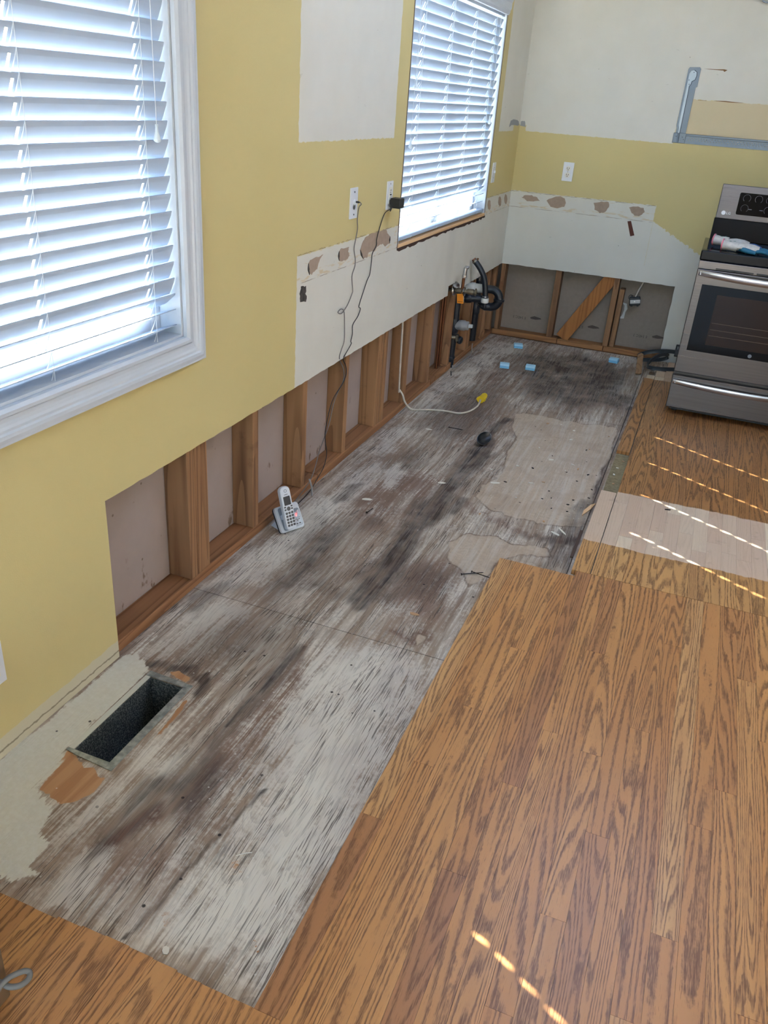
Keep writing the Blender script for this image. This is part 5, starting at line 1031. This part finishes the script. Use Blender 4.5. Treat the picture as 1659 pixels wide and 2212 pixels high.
for x, y, a, L, lab in ((1.118, -2.98, 1.2, .12, 'dark strip of wood along the plywood seam near the notch'),):
    MB().box(-L, L, -.006, .006, 0.0005, 0.006, Matrix.Translation((x, y, 0)) @ Matrix.Rotation(1.57, 4, 'Z')).build('wood_strip', plain('dark_wood_strip', (88, 68, 56), 0.8), label=lab, cat='wood strip')

# ------------------------------------------------------------------ microwave bracket, tape, duct collar on the back wall
r = empty('wall_bracket', (1.02, 0, 1.37), 'grey L-shaped perforated metal mounting bracket screwed to the back wall', 'bracket')
Fw = frame_m((0, -0.0006, 0), (1, 0, 0), (0, 0, 1))
arm = [(0.990, 1.43), (0.990, 1.455), (0.986, 1.47), (0.988, 1.780), (0.994, 1.790), (1.052, 1.793), (1.060, 1.784), (1.060, 1.690), (1.052, 1.682), (1.050, 1.43)]
va = MB().prism(arm, Fw, 0.004).build('bracket_arm', M_GALV, r, bevel=0.001)
emb = [(1.005, 1.40), (1.003, 1.46), (0.998, 1.475), (0.998, 1.755), (1.006, 1.772), (1.024, 1.776), (1.040, 1.766), (1.043, 1.745), (1.038, 1.725), (1.022, 1.715), (1.020, 1.700), (1.012, 1.688), (1.014, 1.655), (1.014, 1.40)]
MB().prism(emb, Fw @ Matrix.Translation((0, 0, 0.0042)), 0.003).build('raised_rib', plain('zinc_bracket_rib', (150, 162, 174), 0.36, 0.6), va, bevel=0.0012)
MB().tube([(x, -0.0066, z) for x, z in emb[5:]], 0.0020, 6).build('rib_shadow_line', plain('bracket_painted_shadow', (60, 72, 84), 0.5, 0.5), va)  # dark line drawn as the shadow beside the rib
us = [0.980, 1.775]; hl = []
for i in range(42):
    for row in (0, 1):
        x = 1.075 + i * 0.0165 + row * 0.00825; hl.append((x, 1.394 + row * 0.011)); us += [x - .0022, x + .0022]
vs = [1.373, 1.428, 1.3918, 1.3962, 1.4028, 1.4072, 1.416, 1.420]
plate(us, vs, lambda x, z: any(abs(x - a) < .0022 and abs(z - b) < .0022 for a, b in hl), lambda u, v, d: (u, -0.0005 - d, v), 0.004).build('perforated_rail', M_GALV, r)
rbox('rail_top_flange', (1.055, 1.775, -0.016, -0.0046, 1.417, 1.428), M_GALV, r, 0.002); rbox('corner_plate', (0.981, 1.055, -0.0085, -0.0046, 1.374, 1.430), M_GALV, r, 0.003)
MB().tube([(1.010, -0.010, 1.43), (1.012, -0.010, 1.378)], 0.006, 8).build('corner_rib', M_GALV, r, smooth=True)
for x, z in ((1.024, 1.764), (1.004, 1.722), (1.010, 1.699), (1.18, 1.402), (0.998, 1.41), (1.035, 1.408), (1.045, 1.395)): MB().lathe([(0.0026, 0), (0.0026, .0012), (0.0005, .0014)], axis_m((x, -0.0074 if x < 1.05 else -0.0046, z), (0, -1, 0)), 8).build('screw', M_DARK, r)
MB().prism([(0.804, 0.882), (0.826, 0.887), (0.865, 0.8), (0.84, 0.791)], Fw, 0.0016).build('brown_strip', plain('red_brown_strip', (92, 44, 28), 0.7, var=0.2), label='dark red-brown strip stuck aslant on the white back wall', cat='strip')
MB().lathe([(0.055, 0), (0.06, 0.0), (0.06, 0.03), (0.055, 0.03)], axis_m((1.345, -0.0005, 2.190), (0, -1, 0)), 24, False).build('duct_collar', plain('grey_collar', (110, 114, 120), 0.4, 0.7), smooth=True, label='grey round duct collar high on the back wall at the picture edge', cat='duct collar')

# ------------------------------------------------------------------ blue foam pads
M_FOAM = plain('pale_blue_foam', (176, 222, 244), 0.9, bump=0.4, bsc=260); M_FOAMD = plain('mid_blue_foam', (132, 196, 230), 0.9, bump=0.4, bsc=260)
for x, y, a, lab in ((0.253, -0.262, .3, 'blue foam pad on the subfloor nearest the back corner'), (0.285, -0.79, .2, 'blue foam pad, left one of the pair in mid floor'), (0.443, -0.735, .1, 'blue foam pad, right one of the pair in mid floor'), (0.912, -0.228, -.1, 'blue foam pad on the subfloor nearest the range cord')):
    r = empty('foam_pad', (x, y, 0), lab, 'foam pad', 'blue foam pads on the subfloor'); R_ = Matrix.Translation((x, y, 0)) @ Matrix.Rotation(a, 4, 'Z')
    MB().box(-.030, .030, -.026, .026, 0.0005, 0.014, R_).build('lower_layer', M_FOAMD, r, bevel=0.002); MB().box(-.031, .030, -.024, .027, 0.0145, 0.028, R_).build('upper_layer', M_FOAM, r, bevel=0.003)

# ------------------------------------------------------------------ black dish-shaped strainer cap
r = empty('black_cap', (0.51, -2.14, 0), 'black shallow rubber cap lying tilted on the stained subfloor', 'cap')
Mc = frame_m((0.508, -2.150, 0.027), (0.35, 0.94, 0.10), (-0.55, 0.30, 0.75))
MB().lathe([(0.001, 0.0), (0.030, 0.002), (0.062, 0.012), (0.070, 0.020), (0.0725, 0.0215), (0.0715, 0.0235), (0.060, 0.016), (0.03, 0.006), (0.001, 0.004)], Mc @ Matrix.Translation((0, 0, -0.012)) @ Matrix.Diagonal((.78, .42, .9, 1)), 26, False).build('cap_dish', plain('black_rubber', (28, 31, 34), 0.35), r, smooth=True)
MB().lathe([(0.0715, 0.0230), (0.0725, 0.0245), (0.0705, 0.0250), (0.0690, 0.0235)], Mc @ Matrix.Translation((0, 0, -0.012)) @ Matrix.Diagonal((.78, .42, .9, 1)), 26, False).build('cap_rim', M_STEEL, r, smooth=True)

# ------------------------------------------------------------------ debris: nails, paint chips, splinters
M_NAIL = plain('rusty_nail', (56, 46, 42), 0.6, 0.6); M_CHIPW = plain('white_chip', (224, 220, 208), 0.8); M_CHIPT = plain('tan_chip', (198, 158, 118), 0.8)
def nail(x, y, a, L, lab, z=0.003, tilt=0.0):
    dvec = Vector((math.cos(a) * math.cos(tilt), math.sin(a) * math.cos(tilt), math.sin(tilt))); o = Vector((x, y, z)); r = empty('nail', (x, y, 0), lab, 'nail', 'loose nails on the subfloor')
    MB().tube([o, o + dvec * (L - .006), o + dvec * L], [.0019, .0019, .0004], 6).build('shank', M_NAIL, r); MB().lathe([(.0045, 0), (.0045, .0016)], axis_m(o - dvec * .0016, dvec), 8).build('nail_head', M_NAIL, r)
nail(0.776, -3.421, 0.62, 0.085, 'long dark nail near the oak step, lower of the crossed pair', 0.0045)
nail(0.806, -3.393, -0.15, 0.078, 'long dark nail near the oak step, upper of the crossed pair', 0.0085)
nail(0.295, -2.030, 0.04, 0.075, 'dark nail lying between the white cable and the black cap', 0.0045)
nail(0.290, -3.140, 1.4, 0.05, 'dark bent nail lying right of the phone', 0.006)
def chip(x, y, s, a, mat, lab, k=0.45, z=0.0004, grp='paint and wood chips on the subfloor'):
    pl = [(s * math.cos(t) * (0.75 + .5 * hsh(x, t)), s * k * math.sin(t) * (0.75 + .5 * hsh(t, y))) for t in [2 * PI * i / 7 for i in range(7)]]
    MB().prism(pl, Matrix.Translation((x, y, z)) @ Matrix.Rotation(a, 4, 'Z'), 0.0025).build('debris_chip', mat, label=lab, cat='chip', group=grp)
chip(0.207, -2.108, .018, .2, M_CHIPW, 'bright white paint chip between the far studs and the black cap')
chip(0.706, -3.736, .016, .1, M_CHIPT, 'tan wood chip by the plywood seam near the oak edge', .5)
chip(1.025, -2.213 - .72, .026, -.5, M_CHIPW, 'curled pale chip near the notch in the oak floor', .25)
chip(1.045, -2.90, .030, -.9, M_CHIPW, 'long pale splinter next to the curled chip near the notch', .15)
chip(0.659, -5.068, .011, -.7, M_CHIPW, 'white plastic scrap at the front edge of the oak boards', .6)
LIT = 'small pale chip scattered on the clean tan patch of subfloor'
for i in range(20):
    x = 0.62 + hsh(i, 1) * .46; y = -2.95 + hsh(i, 2) * 1.35
    chip(x, y, .004 + hsh(i, 3) * .009, hsh(i, 4) * 6, M_CHIPW if hsh(i, 5) > .4 else M_CHIPT, LIT, .3 + hsh(i, 6) * .4, grp='pale chips on the tan patch')
DRK = 'small dark flake scattered on the subfloor beside the oak floor'
for i in range(16):
    x = 0.72 + hsh(i, 11) * .38; y = -2.75 + hsh(i, 12) * .8
    chip(x, y, .0035 + hsh(i, 13) * .0055, hsh(i, 14) * 6, M_NAIL, DRK, .5, grp='dark flakes by the oak floor')
for x, y, s, lab in ((0.47, -2.702, .016, 'pale chip on the dark streak in mid floor'), (0.684, -2.579, .022, 'large pale flake on the left rim of the tan patch'), (0.24, -3.02, .020, 'pale flat flake right of the grey stub')): chip(x, y, s, .4, M_CHIPW, lab)
chip(1.428, -2.511, .014, .3, M_NAIL, 'small dark twig on the pale bare boards', .35, OT + .0005)
for i, (x, y) in enumerate(((1.17, -2.12), (1.175, -2.32), (1.165, -2.21), (1.185, -2.02))): chip(x, y, .008, i, M_CHIPT if i % 2 else M_CHIPW, 'small crumb on the olive strip at the oak edge', .5, .0046, 'crumbs on the olive strip')
MB().tube([(0.668, -4.817, 0.002), (0.682, -4.805, 0.004), (0.696, -4.794, 0.002)], .0012, 5).build('white_bristle', M_CHIPW, label='thin white bristle lying on the grey subfloor', cat='bristle')

# ------------------------------------------------------------------ appliance corner with cable at the lower left
r = empty('tan_appliance', (0.30, -5.44, OT), 'tan cabinet-like appliance at the lower left picture edge', 'appliance')
rbox('appliance_body', (0.13, 0.4685, -5.62, -5.266, 0.026, 0.40), plain('tan_casing', (118, 94, 68), 0.5), r, 0.005, seg=3)
rbox('appliance_foot', (0.16, 0.44, -5.59, -5.30, OT + .0005, 0.0258), M_BLACK, r, 0.002)
rbox('side_band', (0.4687, 0.4700, -5.60, -5.288, 0.20, 0.24), plain('dark_band', (56, 56, 60), 0.5), r, 0)
lp = [(0.4735, -5.295, 0.106), (0.480, -5.290, 0.102), (0.498, -5.289, 0.10), (0.513, -5.279, 0.10), (0.517, -5.264, 0.10), (0.512, -5.256, 0.103), (0.505, -5.260, 0.108), (0.497, -5.271, 0.11), (0.490, -5.284, 0.11), (0.487, -5.302, 0.105), (0.487, -5.335, 0.08), (0.492, -5.38, 0.045), (0.51, -5.45, 0.0245), (0.54, -5.55, 0.0245)]
tag(MB().tube(spline(lp, 5), 0.0052, 8).build('grey_cable', plain('grey_cable_jacket', (120, 118, 112), 0.55), smooth=True), 'grey cable making a small loop beside the tan appliance', 'cable')
